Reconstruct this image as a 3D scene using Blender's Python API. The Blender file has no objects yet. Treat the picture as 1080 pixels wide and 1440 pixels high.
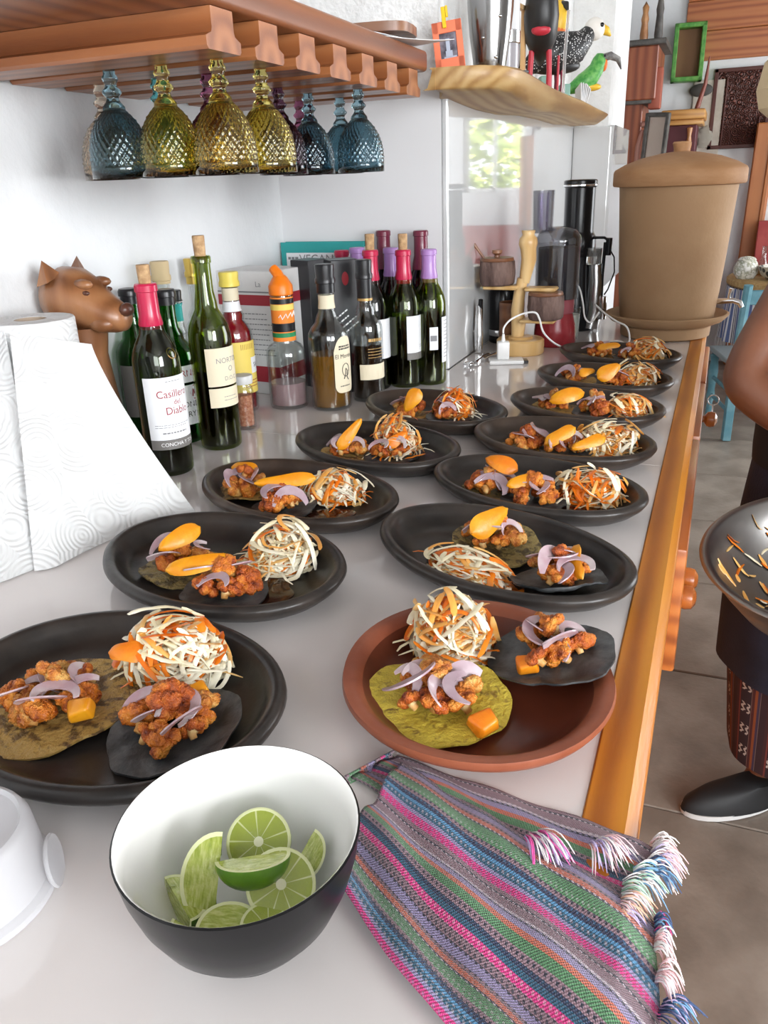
import bpy, bmesh, math, random
from mathutils import Vector, Matrix, Euler, noise
PI = math.pi
rnd = random.Random(11)
scene = bpy.context.scene
COL = scene.collection
C = 0.90                      # height of the counter top above the floor

# ------------------------------------------------------------------ camera
def make_camera():
    pitch, yaw, roll = math.radians(22.2855), math.radians(-22.4166), math.radians(-2.1978)
    f = Vector((math.sin(yaw)*math.cos(pitch), math.cos(yaw)*math.cos(pitch), -math.sin(pitch)))
    r = Vector((math.cos(yaw), -math.sin(yaw), 0)); u = r.cross(f)
    r2 = r*math.cos(roll) + u*math.sin(roll); u2 = u*math.cos(roll) - r*math.sin(roll)
    cd = bpy.data.cameras.new('camera'); cd.sensor_fit = 'VERTICAL'; cd.sensor_height = 36.0
    cd.lens = 1130.0/1440.0*36.0; cd.clip_start = .02; cd.clip_end = 200
    co = bpy.data.objects.new('camera', cd); COL.objects.link(co)
    m = Matrix((r2, u2, -f)).transposed().to_4x4(); m.translation = Vector((0, 0, C+.43))
    co.matrix_world = m
    scene.camera = co
make_camera()

# ------------------------------------------------------------------ sky, window daylight, exposure
w = bpy.data.worlds.new('sky'); scene.world = w; w.use_nodes = True
bg = w.node_tree.nodes['Background']; bg.inputs['Color'].default_value = (.86, .93, 1.0, 1); bg.inputs['Strength'].default_value = 3.2
def area(name, loc, rot, sx, sy, power, col=(.96, .98, 1.0)):
    l = bpy.data.lights.new(name, 'AREA'); l.shape = 'RECTANGLE'; l.size = sx; l.size_y = sy; l.energy = power; l.color = col
    o = bpy.data.objects.new(name, l); COL.objects.link(o); o.location = loc; o.rotation_euler = rot
    return o
area('daylight_terrace_opening', (2.92, -1.05, 1.68), (0, math.radians(90), 0), 1.35, 1.5, 125)
area('daylight_dining_opening', (2.92, 4.7, 1.45), (0, math.radians(90), 0), 1.9, 2.4, 85)
area('daylight_rear_window', (1.6, -1.92, 1.75), (math.radians(90), 0, 0), 1.7, 1.3, 42)
sun = bpy.data.lights.new('sun', 'SUN'); sun.energy = 16; sun.angle = .01; sun.color = (1, .95, .85)
so = bpy.data.objects.new('sun', sun); COL.objects.link(so); so.rotation_euler = Vector((0, 0, -1)).rotation_difference(Vector((-.12, .62, -.77)).normalized()).to_euler()
scene.view_settings.view_transform = 'Standard'
scene.view_settings.look = 'None'
scene.view_settings.gamma = 1.0
scene.view_settings.use_curve_mapping = False
scene.view_settings.exposure = 0.30
scene.cycles.use_denoising = True
scene.cycles.max_bounces = 12
scene.cycles.transmission_bounces = 12
scene.cycles.transparent_max_bounces = 12
scene.cycles.caustics_reflective = False
scene.cycles.caustics_refractive = False
scene.cycles.sample_clamp_indirect = 6.0

# ------------------------------------------------------------------ object helpers
def link(name, data, parent=None, loc=(0, 0, 0), rot=(0, 0, 0), scale=None):
    o = bpy.data.objects.new(name, data); COL.objects.link(o)
    o.location = loc; o.rotation_euler = rot
    if scale is not None: o.scale = scale if hasattr(scale, '__len__') else (scale,)*3
    if parent is not None: o.parent = parent
    return o
def tag(o, label=None, cat=None, group=None, kind=None):
    if label: o['label'] = label
    if cat: o['category'] = cat
    if group: o['group'] = group
    if kind: o['kind'] = kind
    return o
def thing(name, label, cat, loc=(0, 0, 0), rz=0, group=None, rot=None):
    return tag(link(name, None, None, loc, rot or (0, 0, rz)), label, cat, group)
def copy_tree(o, parent=None):
    c = o.copy(); COL.objects.link(c); c.parent = parent
    for ch in list(o.children): copy_tree(ch, c)
    return c

class MB:
    """collects vertices and faces of ONE mesh"""
    def __init__(s): s.v = []; s.f = []; s.m = []; s.uv = None
    def add(s, vs, fs, mi=0, M=None):
        n = len(s.v)
        s.v += [tuple(M @ Vector(p)) for p in vs] if M is not None else [tuple(p) for p in vs]
        for f in fs: s.f.append([i+n for i in f]); s.m.append(mi)
        return s
    def lathe(s, prof, n=32, M=None, mi=0, fn=None, a0=0, a1=None):
        full = a1 is None; span = 2*PI if full else a1-a0
        k = n if full else n+1
        vs = []; fs = []; idx = []
        for (r, z) in prof:
            if r < 1e-6 and full:
                idx.append([len(vs)]*k); vs.append((0, 0, z)); continue
            row = []
            for i in range(k):
                a = a0+span*i/n
                rr = fn(r, z, a) if fn else r
                row.append(len(vs)); vs.append((rr*math.cos(a), rr*math.sin(a), z))
            idx.append(row)
        for j in range(len(prof)-1):
            A, B = idx[j], idx[j+1]
            for i in range(n):
                i2 = (i+1) % k
                f = []
                for q in (A[i], A[i2], B[i2], B[i]):
                    if q not in f: f.append(q)
                if len(f) > 2: fs.append(f)
        return s.add(vs, fs, mi, M)
    def box(s, c, d, M=None, mi=0, bev=0, seg=1, rz=0):
        bm = bmesh.new(); bmesh.ops.create_cube(bm, size=1)
        for v in bm.verts: v.co = Vector((v.co.x*d[0], v.co.y*d[1], v.co.z*d[2]))
        if bev > 0: bmesh.ops.bevel(bm, geom=list(bm.edges), offset=min(bev, .49*min(d)), segments=seg, affect='EDGES', profile=.5)
        T = Matrix.Translation(c) @ Matrix.Rotation(rz, 4, 'Z')
        if M is not None: T = M @ T
        bm.verts.index_update()
        s.add([v.co for v in bm.verts], [[v.index for v in f.verts] for f in bm.faces], mi, T); bm.free(); return s
    def tube(s, pts, r, n=8, mi=0, cap=True, flat=1.0, M=None, closed=False):
        P = [Vector(p) for p in pts]; k = len(P)
        R = r if hasattr(r, '__len__') else [r]*k
        vs = []; fs = []; up = None
        for i in range(k):
            if closed: t = (P[(i+1) % k]-P[i-1]).normalized()
            else: t = (P[min(i+1, k-1)]-P[max(i-1, 0)]).normalized()
            if up is None:
                up = Vector((0, 0, 1)) if abs(t.z) < .9 else Vector((1, 0, 0))
            a = (up-t*up.dot(t)).normalized(); b = t.cross(a); up = a
            for j in range(n):
                an = 2*PI*j/n
                vs.append(P[i]+a*math.cos(an)*R[i]*flat+b*math.sin(an)*R[i])
        for i in range(k if closed else k-1):
            for j in range(n):
                i2 = (i+1) % k
                fs.append([i*n+j, i*n+(j+1) % n, i2*n+(j+1) % n, i2*n+j])
        if cap and not closed:
            fs.append(list(range(n))[::-1]); fs.append([(k-1)*n+j for j in range(n)])
        return s.add(vs, fs, mi, M)
    def ico(s, c, r, sub=2, M=None, mi=0, disp=0, freq=40, scale=(1, 1, 1), seed=0):
        bm = bmesh.new(); bmesh.ops.create_icosphere(bm, subdivisions=sub, radius=1)
        vs = []
        for v in bm.verts:
            d = v.co.normalized(); k = r
            if disp: k = r*(1+disp*noise.noise(d*freq*.05+Vector((seed*3.1, seed*1.7, c[0]*90+c[1]*70))))
            vs.append(Vector((c[0]+d.x*k*scale[0], c[1]+d.y*k*scale[1], c[2]+d.z*k*scale[2])))
        bm.verts.index_update()
        s.add(vs, [[v.index for v in f.verts] for f in bm.faces], mi, M); bm.free(); return s
    def grid(s, fn, nu, nv, mi=0, M=None, closeu=False, uv=None):
        vs = [fn(i/(nu if closeu else nu-1), j/(nv-1)) for j in range(nv) for i in range(nu)]
        fs = []
        for j in range(nv-1):
            for i in range(nu if closeu else nu-1):
                i2 = (i+1) % nu
                fs.append([j*nu+i, j*nu+i2, (j+1)*nu+i2, (j+1)*nu+i])
        return s.add(vs, fs, mi, M)
    def sheet(s, fn, nu, nv, th, mi=0, M=None):
        """a thin solid sheet: surface fn(u,v) thickened along its normal"""
        e = 1e-3; top = []; bot = []
        for j in range(nv):
            for i in range(nu):
                u, v = i/(nu-1), j/(nv-1)
                p = Vector(fn(u, v))
                du = Vector(fn(min(u+e, 1), v))-Vector(fn(max(u-e, 0), v)); dv = Vector(fn(u, min(v+e, 1)))-Vector(fn(u, max(v-e, 0)))
                nn = du.cross(dv); nn = nn.normalized() if nn.length > 1e-12 else Vector((0, 0, 1))
                top.append(p+nn*th*.5); bot.append(p-nn*th*.5)
        N = nu*nv; fs = []
        for j in range(nv-1):
            for i in range(nu-1):
                a, b, c_, d = j*nu+i, j*nu+i+1, (j+1)*nu+i+1, (j+1)*nu+i
                fs.append([a, b, c_, d]); fs.append([d+N, c_+N, b+N, a+N])
        bd = [i for i in range(nu)]+[j*nu+nu-1 for j in range(1, nv)]+[(nv-1)*nu+i for i in range(nu-2, -1, -1)]+[j*nu for j in range(nv-2, 0, -1)]
        for k in range(len(bd)):
            a, b = bd[k], bd[(k+1) % len(bd)]; fs.append([b, a, a+N, b+N])
        return s.add(top+bot, fs, mi, M)
    def prism(s, poly, z0, z1, mi=0, M=None):
        n = len(poly)
        vs = [(p[0], p[1], z0) for p in poly]+[(p[0], p[1], z1) for p in poly]
        fs = [list(range(n))[::-1], list(range(n, 2*n))]+[[i, (i+1) % n, n+(i+1) % n, n+i] for i in range(n)]
        return s.add(vs, fs, mi, M)
    def mesh(s, name, mats, smooth=True, angle=40, recalc=True):
        me = bpy.data.meshes.new(name); me.from_pydata(s.v, [], s.f)
        if not isinstance(mats, (list, tuple)): mats = [mats]
        for m in mats: me.materials.append(m)
        if len(mats) > 1: me.polygons.foreach_set('material_index', s.m)
        if recalc:
            bm = bmesh.new(); bm.from_mesh(me); bmesh.ops.recalc_face_normals(bm, faces=bm.faces); bm.to_mesh(me); bm.free()
        if smooth:
            me.shade_smooth()
            if angle < 179: me.set_sharp_from_angle(angle=math.radians(angle))
        me.update(); return me
    def build(s, name, mats, parent=None, loc=(0, 0, 0), rot=(0, 0, 0), smooth=True, angle=40, scale=None, recalc=True):
        return link(name, s.mesh(name, mats, smooth, angle, recalc), parent, loc, rot, scale)

def set_uv(me, uvs):
    l = me.uv_layers.new(name='UVMap')
    for lp in me.loops: l.data[lp.index].uv = uvs[lp.vertex_index]

# ------------------------------------------------------------------ material helpers
def new_mat(name):
    m = bpy.data.materials.new(name); m.use_nodes = True
    nt = m.node_tree
    return m, nt, nt.nodes['Principled BSDF']
def mapped(nt, stretch=(1, 1, 1), coord='Object', rot=(0, 0, 0)):
    tc = nt.nodes.new('ShaderNodeTexCoord'); mp = nt.nodes.new('ShaderNodeMapping')
    mp.inputs['Scale'].default_value = stretch; mp.inputs['Rotation'].default_value = rot
    nt.links.new(tc.outputs[coord], mp.inputs['Vector']); return mp.outputs['Vector']
def ramp(nt, fac, stops, interp='LINEAR'):
    r = nt.nodes.new('ShaderNodeValToRGB'); r.color_ramp.interpolation = interp
    e = r.color_ramp.elements
    while len(e) < len(stops): e.new(.5)
    for k, (p, c) in enumerate(stops): e[k].position = p; e[k].color = (*c, 1) if len(c) == 3 else c
    nt.links.new(fac, r.inputs['Fac']); return r.outputs['Color']
def mixc(nt, fac, a, b):
    x = nt.nodes.new('ShaderNodeMix'); x.data_type = 'RGBA'
    for sock, v in ((x.inputs['Factor'], fac), (x.inputs['A'], a), (x.inputs['B'], b)):
        pass
    ins = [i for i in x.inputs if i.type == 'RGBA']; fi = x.inputs[0]
    for sock, v in ((fi, fac), (ins[0], a), (ins[1], b)):
        if hasattr(v, 'is_output'): nt.links.new(v, sock)
        else: sock.default_value = v if not hasattr(v, '__len__') else ((*v, 1) if len(v) == 3 else v)
    return [o for o in x.outputs if o.type == 'RGBA'][0]
def math_(nt, op, a, b=None, c=None):
    n = nt.nodes.new('ShaderNodeMath'); n.operation = op
    for k, v in enumerate((a, b, c)):
        if v is None: continue
        if hasattr(v, 'is_output'): nt.links.new(v, n.inputs[k])
        else: n.inputs[k].default_value = v
    return n.outputs[0]
def bump(nt, bs, h, strength, dist=.01):
    b = nt.nodes.new('ShaderNodeBump'); b.inputs['Strength'].default_value = strength; b.inputs['Distance'].default_value = dist
    nt.links.new(h, b.inputs['Height']); nt.links.new(b.outputs['Normal'], bs.inputs['Normal'])
def noise_tex(nt, vec, scale, detail=4, rough=.55, dist=0):
    n = nt.nodes.new('ShaderNodeTexNoise'); n.inputs['Scale'].default_value = scale; n.inputs['Detail'].default_value = detail
    n.inputs['Roughness'].default_value = rough; n.inputs['Distortion'].default_value = dist
    if vec is not None: nt.links.new(vec, n.inputs['Vector'])
    return n.outputs['Fac']
MATS = {}
def pm(name, col, rough=.5, metal=0, trans=0, ior=1.45, coat=0, col2=None, ns=20, detail=4, lo=.4, hi=.62, bmp=0, bs=None,
       stretch=(1, 1, 1), spec=.5, sss=0, ssr=(.01, .004, .002), bdist=.01, alpha=1, coatr=.1):
    if name in MATS: return MATS[name]
    m, nt, b = new_mat(name)
    b.inputs['Base Color'].default_value = (*col, 1); b.inputs['Roughness'].default_value = rough; b.inputs['Metallic'].default_value = metal
    b.inputs['Transmission Weight'].default_value = trans; b.inputs['IOR'].default_value = ior; b.inputs['Coat Weight'].default_value = coat
    b.inputs['Coat Roughness'].default_value = coatr
    b.inputs['Specular IOR Level'].default_value = spec; b.inputs['Alpha'].default_value = alpha
    if sss:
        b.inputs['Subsurface Weight'].default_value = sss; b.inputs['Subsurface Radius'].default_value = ssr; b.inputs['Subsurface Scale'].default_value = 1
    vec = None
    if col2 is not None:
        vec = mapped(nt, stretch)
        c = ramp(nt, noise_tex(nt, vec, ns, detail), [(lo, col), (hi, col2)])
        nt.links.new(c, b.inputs['Base Color'])
    if bmp:
        if vec is None: vec = mapped(nt, stretch)
        bump(nt, b, noise_tex(nt, vec, bs or ns, detail), bmp, bdist)
    MATS[name] = m; return m
def wood(name, cols, axis='Y', scale=9, rough=.42, coat=.25, ring=9, dist=3.5, bmp=.08):
    if name in MATS: return MATS[name]
    m, nt, b = new_mat(name)
    st = {'X': (.12, 1, 1), 'Y': (1, .12, 1), 'Z': (1, 1, .12)}[axis]
    vec = mapped(nt, st)
    n1 = noise_tex(nt, vec, scale, 6, .6, .6)
    wv = nt.nodes.new('ShaderNodeTexWave'); wv.wave_type = 'RINGS'; wv.rings_direction = axis
    wv.inputs['Scale'].default_value = ring; wv.inputs['Distortion'].default_value = dist; wv.inputs['Detail'].default_value = 3; wv.inputs['Detail Scale'].default_value = 1.4
    nt.links.new(vec, wv.inputs['Vector'])
    f = math_(nt, 'ADD', math_(nt, 'MULTIPLY', n1, .65), math_(nt, 'MULTIPLY', wv.outputs['Fac'], .35))
    c = ramp(nt, f, [(.25, cols[0]), (.5, cols[1]), (.75, cols[2])])
    nt.links.new(c, b.inputs['Base Color']); b.inputs['Roughness'].default_value = rough
    b.inputs['Coat Weight'].default_value = coat; b.inputs['Coat Roughness'].default_value = .25
    fine = noise_tex(nt, mapped(nt, tuple(8*k for k in st)), 40, 3)
    bump(nt, b, fine, bmp, .004)
    MATS[name] = m; return m

# text as flat mesh data (x right, y up), cached
_txt = {}
def text_data(body, size=1.0, align='CENTER'):
    key = (body, align)
    if key not in _txt:
        cu = bpy.data.curves.new('lettering', 'FONT'); cu.body = body; cu.size = 1; cu.align_x = align; cu.align_y = 'CENTER'; cu.resolution_u = 3
        o = bpy.data.objects.new('lettering', cu); COL.objects.link(o)
        dg = bpy.context.evaluated_depsgraph_get(); me = bpy.data.meshes.new_from_object(o.evaluated_get(dg))
        _txt[key] = ([tuple(v.co) for v in me.vertices], [list(p.vertices) for p in me.polygons])
        bpy.data.objects.remove(o); bpy.data.curves.remove(cu); bpy.data.meshes.remove(me)
    vs, fs = _txt[key]
    return [(v[0]*size, v[1]*size) for v in vs], fs
def text_wrap(mb, body, size, r, z, ang, sx=1.0, mi=0, ell=None):
    vs, fs = text_data(body, size)
    out = []
    for x, y in vs:
        a = ang+x*sx/r
        out.append((r*math.cos(a), r*math.sin(a), z+y))
    mb.add(out, fs, mi)
def text_flat(mb, body, size, M, sx=1.0, mi=0, align='CENTER'):
    vs, fs = text_data(body, size, align)
    mb.add([(x*sx, y, 0) for x, y in vs], fs, mi, M)
# ================================================================== THE ROOM
plaster = pm('white_plaster', (.71, .725, .735), rough=.75, col2=(.75, .765, .775), ns=6, bmp=.25, bs=45, bdist=.006)
plaster_rough = pm('rough_plaster', (.74, .74, .73), rough=.85, col2=(.82, .82, .81), ns=9, bmp=.8, bs=38, bdist=.012)
paint_smooth = pm('smooth_grey_white_paint', (.70, .70, .71), rough=.45, bmp=.06, bs=20)
acrylic = pm('glossy_white_panel', (.60, .61, .615), rough=.05, coat=.8, coatr=.02, spec=.6)
worktop_m = pm('polished_worktop', (.71, .665, .65), rough=.10, col2=(.76, .715, .70), ns=3, coat=.5, coatr=.04)
orange_wood = wood('varnished_orange_wood', [(.30, .078, .006), (.50, .165, .012), (.62, .25, .022)], 'Y', 7, .38, .15)
drawer_wood = wood('drawer_front_wood', [(.26, .065, .012), (.45, .13, .022), (.55, .19, .04)], 'Y', 7, .35, .4)
shelf_wood = wood('cedar_shelf_wood', [(.14, .042, .014), (.25, .080, .026), (.33, .122, .042)], 'Y', 6, .45, .3)
rod_wood = wood('cedar_rail_wood', [(.20, .062, .020), (.32, .110, .036), (.40, .155, .058)], 'X', 8, .42, .3)
plank_m = wood('far_plank_wood', [(.22, .06, .02), (.36, .11, .035), (.42, .15, .05)], 'X', 4, .5, .2)
tile_m = pm('grey_concrete_tile', (.195, .163, .133), rough=.42, col2=(.30, .258, .215), ns=5, detail=8, bmp=.12, bs=60, spec=.4)
grout_m = pm('dark_joint', (.085, .075, .066), rough=.9)
cab_dark = pm('dark_cabinet_interior', (.10, .06, .03), rough=.7)

def struct(o): return tag(o, kind='structure')

# floor: concrete slabs laid in a grid with recessed joints
fl = MB(); fl.box((.6, 2.35, -.03), (4.9, 9.0, .04)); floor = struct(fl.build('floor', grout_m, smooth=False))
tm = MB(); tm.box((0, 0, 0), (.597, .581, .02), bev=.003); tile_me = tm.mesh('floor_tile', tile_m, angle=30)
for i in range(8):
    for j in range(15):
        x, y = -1.47+i*.6-.11+.0, -1.68+j*.585
        if x < -.6 and y < 3.6: continue
        o = link('floor_tile', tile_me, floor, (x, y, -.0085-rnd.random()*.0015), (0, 0, rnd.uniform(-.002, .002)))

# walls
def wall(name, boxes, m):
    b = MB()
    for (x0, x1, y0, y1, z0, z1) in boxes: b.box(((x0+x1)/2, (y0+y1)/2, (z0+z1)/2), (x1-x0, y1-y0, z1-z0))
    return struct(b.build(name, m, smooth=False))
H = 2.75
wall('wall_left', [(-1.20, -1.015, -2.1, 1.87, 0, H)], plaster)
wall('wall_niche', [(-1.20, -.600, 1.87, 3.53, 0, C+.61)], paint_smooth)
wall('wall_niche_upper', [(-1.20, -.606, 1.87, 3.53, C+.61, H)], plaster_rough)
wall('wall_passage', [(-1.20, -.445, 3.53, 4.05, 0, C+.60)], paint_smooth)
wall('wall_passage_upper', [(-1.20, -.455, 3.53, 4.05, C+.60, H)], plaster_rough)
wall('wall_dining_left', [(-1.9, -1.7, 4.05, 6.6, 0, H), (-1.9, -1.2, 3.95, 4.05, 0, H)], plaster)
WX0, WX1, WZ0, WZ1 = .27, .74, C+.33, C+.87
wall_far = wall('wall_far', [(-1.9, WX0, 6.5, 6.65, 0, H), (WX1, 3.15, 6.5, 6.65, 0, H), (WX0, WX1, 6.5, 6.65, 0, WZ0), (WX0, WX1, 6.5, 6.65, WZ1, H)], plaster)
wall('wall_right', [(3.0, 3.15, -2.1, -1.85, 0, H), (3.0, 3.15, -.25, 3.45, 0, H), (3.0, 3.15, 5.95, 6.5, 0, H), (3.0, 3.15, -1.85, -.25, 0, .95), (3.0, 3.15, 3.45, 5.95, 0, .45),
                    (3.0, 3.15, -1.85, -.25, 2.40, H), (3.0, 3.15, 3.45, 5.95, 2.45, H)], plaster)
wall('wall_rear', [(-1.2, .70, -2.1, -1.98, 0, H), (2.50, 3.0, -2.1, -1.98, 0, H), (.70, 2.50, -2.1, -1.98, 0, 1.05), (.70, 2.50, -2.1, -1.98, 2.42, H)], plaster)
white_wash = pm('whitewashed_boards', (.30, .285, .27), rough=.7, col2=(.36, .342, .325), ns=5, stretch=(.2, 3, 1))
ceil = wall('ceiling', [(-1.9, 3.15, -2.1, 6.65, H+.02, H+.1)], white_wash)
cp_ = MB(); cp_.box((0, 0, 0), (4.9, .168, .02), bev=.003); cp_me = cp_.mesh('ceiling_board', white_wash, angle=30)
for k in range(51): link('ceiling_board', cp_me, ceil, (.6, -1.98+k*.171, H+.01))
# wooden boards across the top of the far wall
pk = MB(); pk.box((0, 0, 0), (3.3, .03, .172), bev=.004); pk_me = pk.mesh('plank', plank_m, angle=30)
for k, z in enumerate((2.09, 2.265, 2.44, 2.615)): link('plank', pk_me, wall_far, (1.28+rnd.uniform(-.01, .01), 6.482, z))
# far window: frame, mullion, panes and the garden outside
win_frame = pm('white_window_paint', (.82, .82, .80), rough=.4)
pane_m = pm('window_glass', (1, 1, 1), rough=0, trans=1, ior=1.01)
wf = struct(link('window_1', None, None, (0, 0, 0)))
b = MB(); cx, cz, ww, wh = (WX0+WX1)/2, (WZ0+WZ1)/2, WX1-WX0, WZ1-WZ0
for (x, z, dx, dz) in ((WX0+.015, cz, .03, wh), (WX1-.015, cz, .03, wh), (cx, WZ0+.015, ww, .03), (cx, WZ1-.015, ww, .03), (cx, cz, .025, wh)):
    b.box((x, 6.56, z), (dx, .05, dz), bev=.003)
b.build('window_frame', win_frame, wf)
for s in (-1, 1):
    b = MB(); b.box((cx+s*ww/4, 6.56, cz), (ww/2-.04, .004, wh-.06)); b.build('pane', pane_m, wf, smooth=False)
# frames of the big openings at the right and behind
for nme, (y0, y1, z0, z1) in (('window_2', (-1.85, -.25, .95, 2.40)), ('window_3', (3.45, 5.95, .45, 2.45))):
    b = MB()
    for y in (y0+.03, y1-.03, (y0+y1)/2): b.box((3.08, y, (z0+z1)/2), (.06, .06, z1-z0))
    for z in (z0+.03, z1-.03): b.box((3.08, (y0+y1)/2, z), (.06, y1-y0, .06))
    struct(b.build(nme, win_frame, smooth=False))
b = MB()
for x in (.73, 1.6, 2.47): b.box((x, -2.04, 1.735), (.06, .06, 1.37))
for z in (1.08, 2.39): b.box((1.6, -2.04, z), (1.8, .06, .06))
struct(b.build('window_4', win_frame, smooth=False))
leaf_m = pm('garden_leaf_green', (.34, .42, .07), rough=.5, col2=(.62, .66, .22), ns=3)
gm = MB(); r2 = random.Random(4)
for k in range(6500):
    p = Vector((r2.uniform(-.6, 3.0), 9.4+r2.uniform(-.3, .7), r2.uniform(.0, 3.4)))
    M = Matrix.Translation(p) @ Euler((r2.uniform(-1, 1), r2.uniform(-1, 1), r2.uniform(0, 6.3))).to_matrix().to_4x4()
    l = r2.uniform(.10, .24)
    gm.add([(0, 0, 0), (l*.35, l*.5, .01), (0, l, .0), (-l*.35, l*.5, .01)], [[0, 1, 2, 3]], 0, M)
tag(gm.build('garden_hedge', leaf_m, recalc=False, smooth=False), 'dense green garden foliage outside the far dining window', 'hedge', kind='stuff')

# glossy splashback panels with rounded top edges
b = MB(); b.box((-.5925, 2.70, C+.305), (.015, 1.66, .61), bev=.004, seg=2)
struct(b.build('trim_1', acrylic, smooth=False))
b = MB(); b.box((-.512, 3.521, C+.30), (.145, .014, .60), bev=.004, seg=2); struct(b.build('trim_2', acrylic, smooth=False))
poly = [(3.515, C-.0), (4.06, C-.0), (4.06, C+.605)]+[(3.545-.03*math.sin(a), C+.575+.03*math.cos(a)) for a in [k*PI/12 for k in range(0, 7)]]
b = MB(); b.prism([(y, z) for y, z in poly], -.4455, -.430, M=Matrix(((0, 0, 1, 0), (1, 0, 0, 0), (0, 1, 0, 0), (0, 0, 0, 1))))
struct(b.build('trim_3', acrylic, smooth=False))

# ================================================================== THE COUNTER
ct = thing('worktop', 'polished pinkish white worktop running along the wall under all the plates', 'worktop', (0, 0, C))
b = MB(); b.box((-.531, .18725, -.02), (.966, 2.1745, .04), bev=.0006); b.build('slab', worktop_m, ct, angle=20)
b = MB(); b.prism([(-1.014, 1.2755), (-.048, 1.2755), (-.048, 2.78), (-.584, 2.78), (-.584, 1.869), (-1.014, 1.869)], -.04, 0); b.build('slab', worktop_m, ct, smooth=False)
b = MB(); b.box((-.531, 1.275, -.024), (.95, .004, .03)); b.build('joint', grout_m, ct, smooth=False)
b = MB()
prof = [(-.0478, -.048), (-.0478, .0005), (-.0465, .0015), (-.0175, .0015), (-.0095, -.0035), (-.0085, -.006), (-.0085, -.048)]
b.prism(prof, -.9, 2.60, M=Matrix(((1, 0, 0, 0), (0, 0, 1, 0), (0, 1, 0, 0), (0, 0, 0, 1))))
tag(b.build('counter_edge_board', orange_wood, None, (0, 0, C), angle=20), 'orange varnished wooden edge board along the front of the worktop', 'edge board')
cb = thing('base_cabinet', 'orange wooden base cabinet with round knobs under the worktop edge', 'cabinet', (0, 0, 0))
b = MB(); b.prism([(-1.0, -.87), (-.07, -.87), (-.07, 2.70), (-.57, 2.70), (-.57, 1.85), (-1.0, 1.85)], .01, .85); b.build('body', drawer_wood, cb, smooth=False)
knob_m = wood('turned_knob_wood', [(.28, .07, .012), (.45, .13, .02), (.55, .2, .04)], 'Z', 20, .25, .6)
steel = pm('brushed_steel', (.62, .62, .62), rough=.22, metal=1)
chrome = pm('chrome', (.78, .78, .79), rough=.08, metal=1)
for k, (y0, y1) in enumerate(((1.085, 1.62), (1.64, 2.10), (2.12, 2.58))):
    d = MB(); d.box((-.0215, (y0+y1)/2, C-.155), (.052, y1-y0, .20), bev=.005, seg=2); dr = d.build('drawer', drawer_wood, cb)
    for (y, kz) in ([(1.125, -.148), (1.165, -.138)] if k == 0 else ([(1.955, -.106)] if k == 1 else [])):
        kb = MB(); kb.lathe([(0, 0), (.008, 0), (.008, .006), (.0165, .012), (.0185, .02), (.0165, .029), (.009, .034), (0, .035)], 20, Matrix.Translation((.003-.014*(k == 0), y, C+kz)) @ Matrix.Rotation(PI/2, 4, 'Y'))
        kb.build('knob', knob_m, dr)
rg = MB()
rg.tube([(math.cos(a)*.012, 0, math.sin(a)*.012) for a in [2*PI*k/16 for k in range(16)]], .0013, 6, closed=True)
rg.tube([(0, 0, -.012), (.001, .002, -.02), (0, 0, -.028)], .0016, 6)
tag(rg.build('metal_ring', steel, None, (.024, 1.962, C-.062)), 'small wire ring hanging on the far cabinet knob', 'ring')
# the wine glass shelf with its hanging rails
sh = thing('glass_rack_shelf', 'thick reddish cedar wall shelf with hanging rails for stemware', 'shelf', (0, 0, C))
b = MB(); b.box((-.799, .98, .651), (.428, 1.52, .038), bev=.008, seg=3); b.build('board', shelf_wood, sh)
rod_prof = [(-.036, 0), (.036, 0), (.0395, .004), (.0395, .014), (.027, .019), (.025, .024), (.025, .0465), (-.025, .0465), (-.025, .024), (-.027, .019), (-.0395, .014), (-.0395, .004)]
b = MB(); b.prism(rod_prof, -.21, .21, M=Matrix(((0, 0, 1, 0), (1, 0, 0, 0), (0, 1, 0, 0), (0, 0, 0, 1))))
rod_me = b.mesh('rail', rod_wood, angle=25)
RODY = [.98+.115*k for k in range(7)]
for y in RODY: link('rail', rod_me, sh, (-.802, y, .585))
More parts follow.
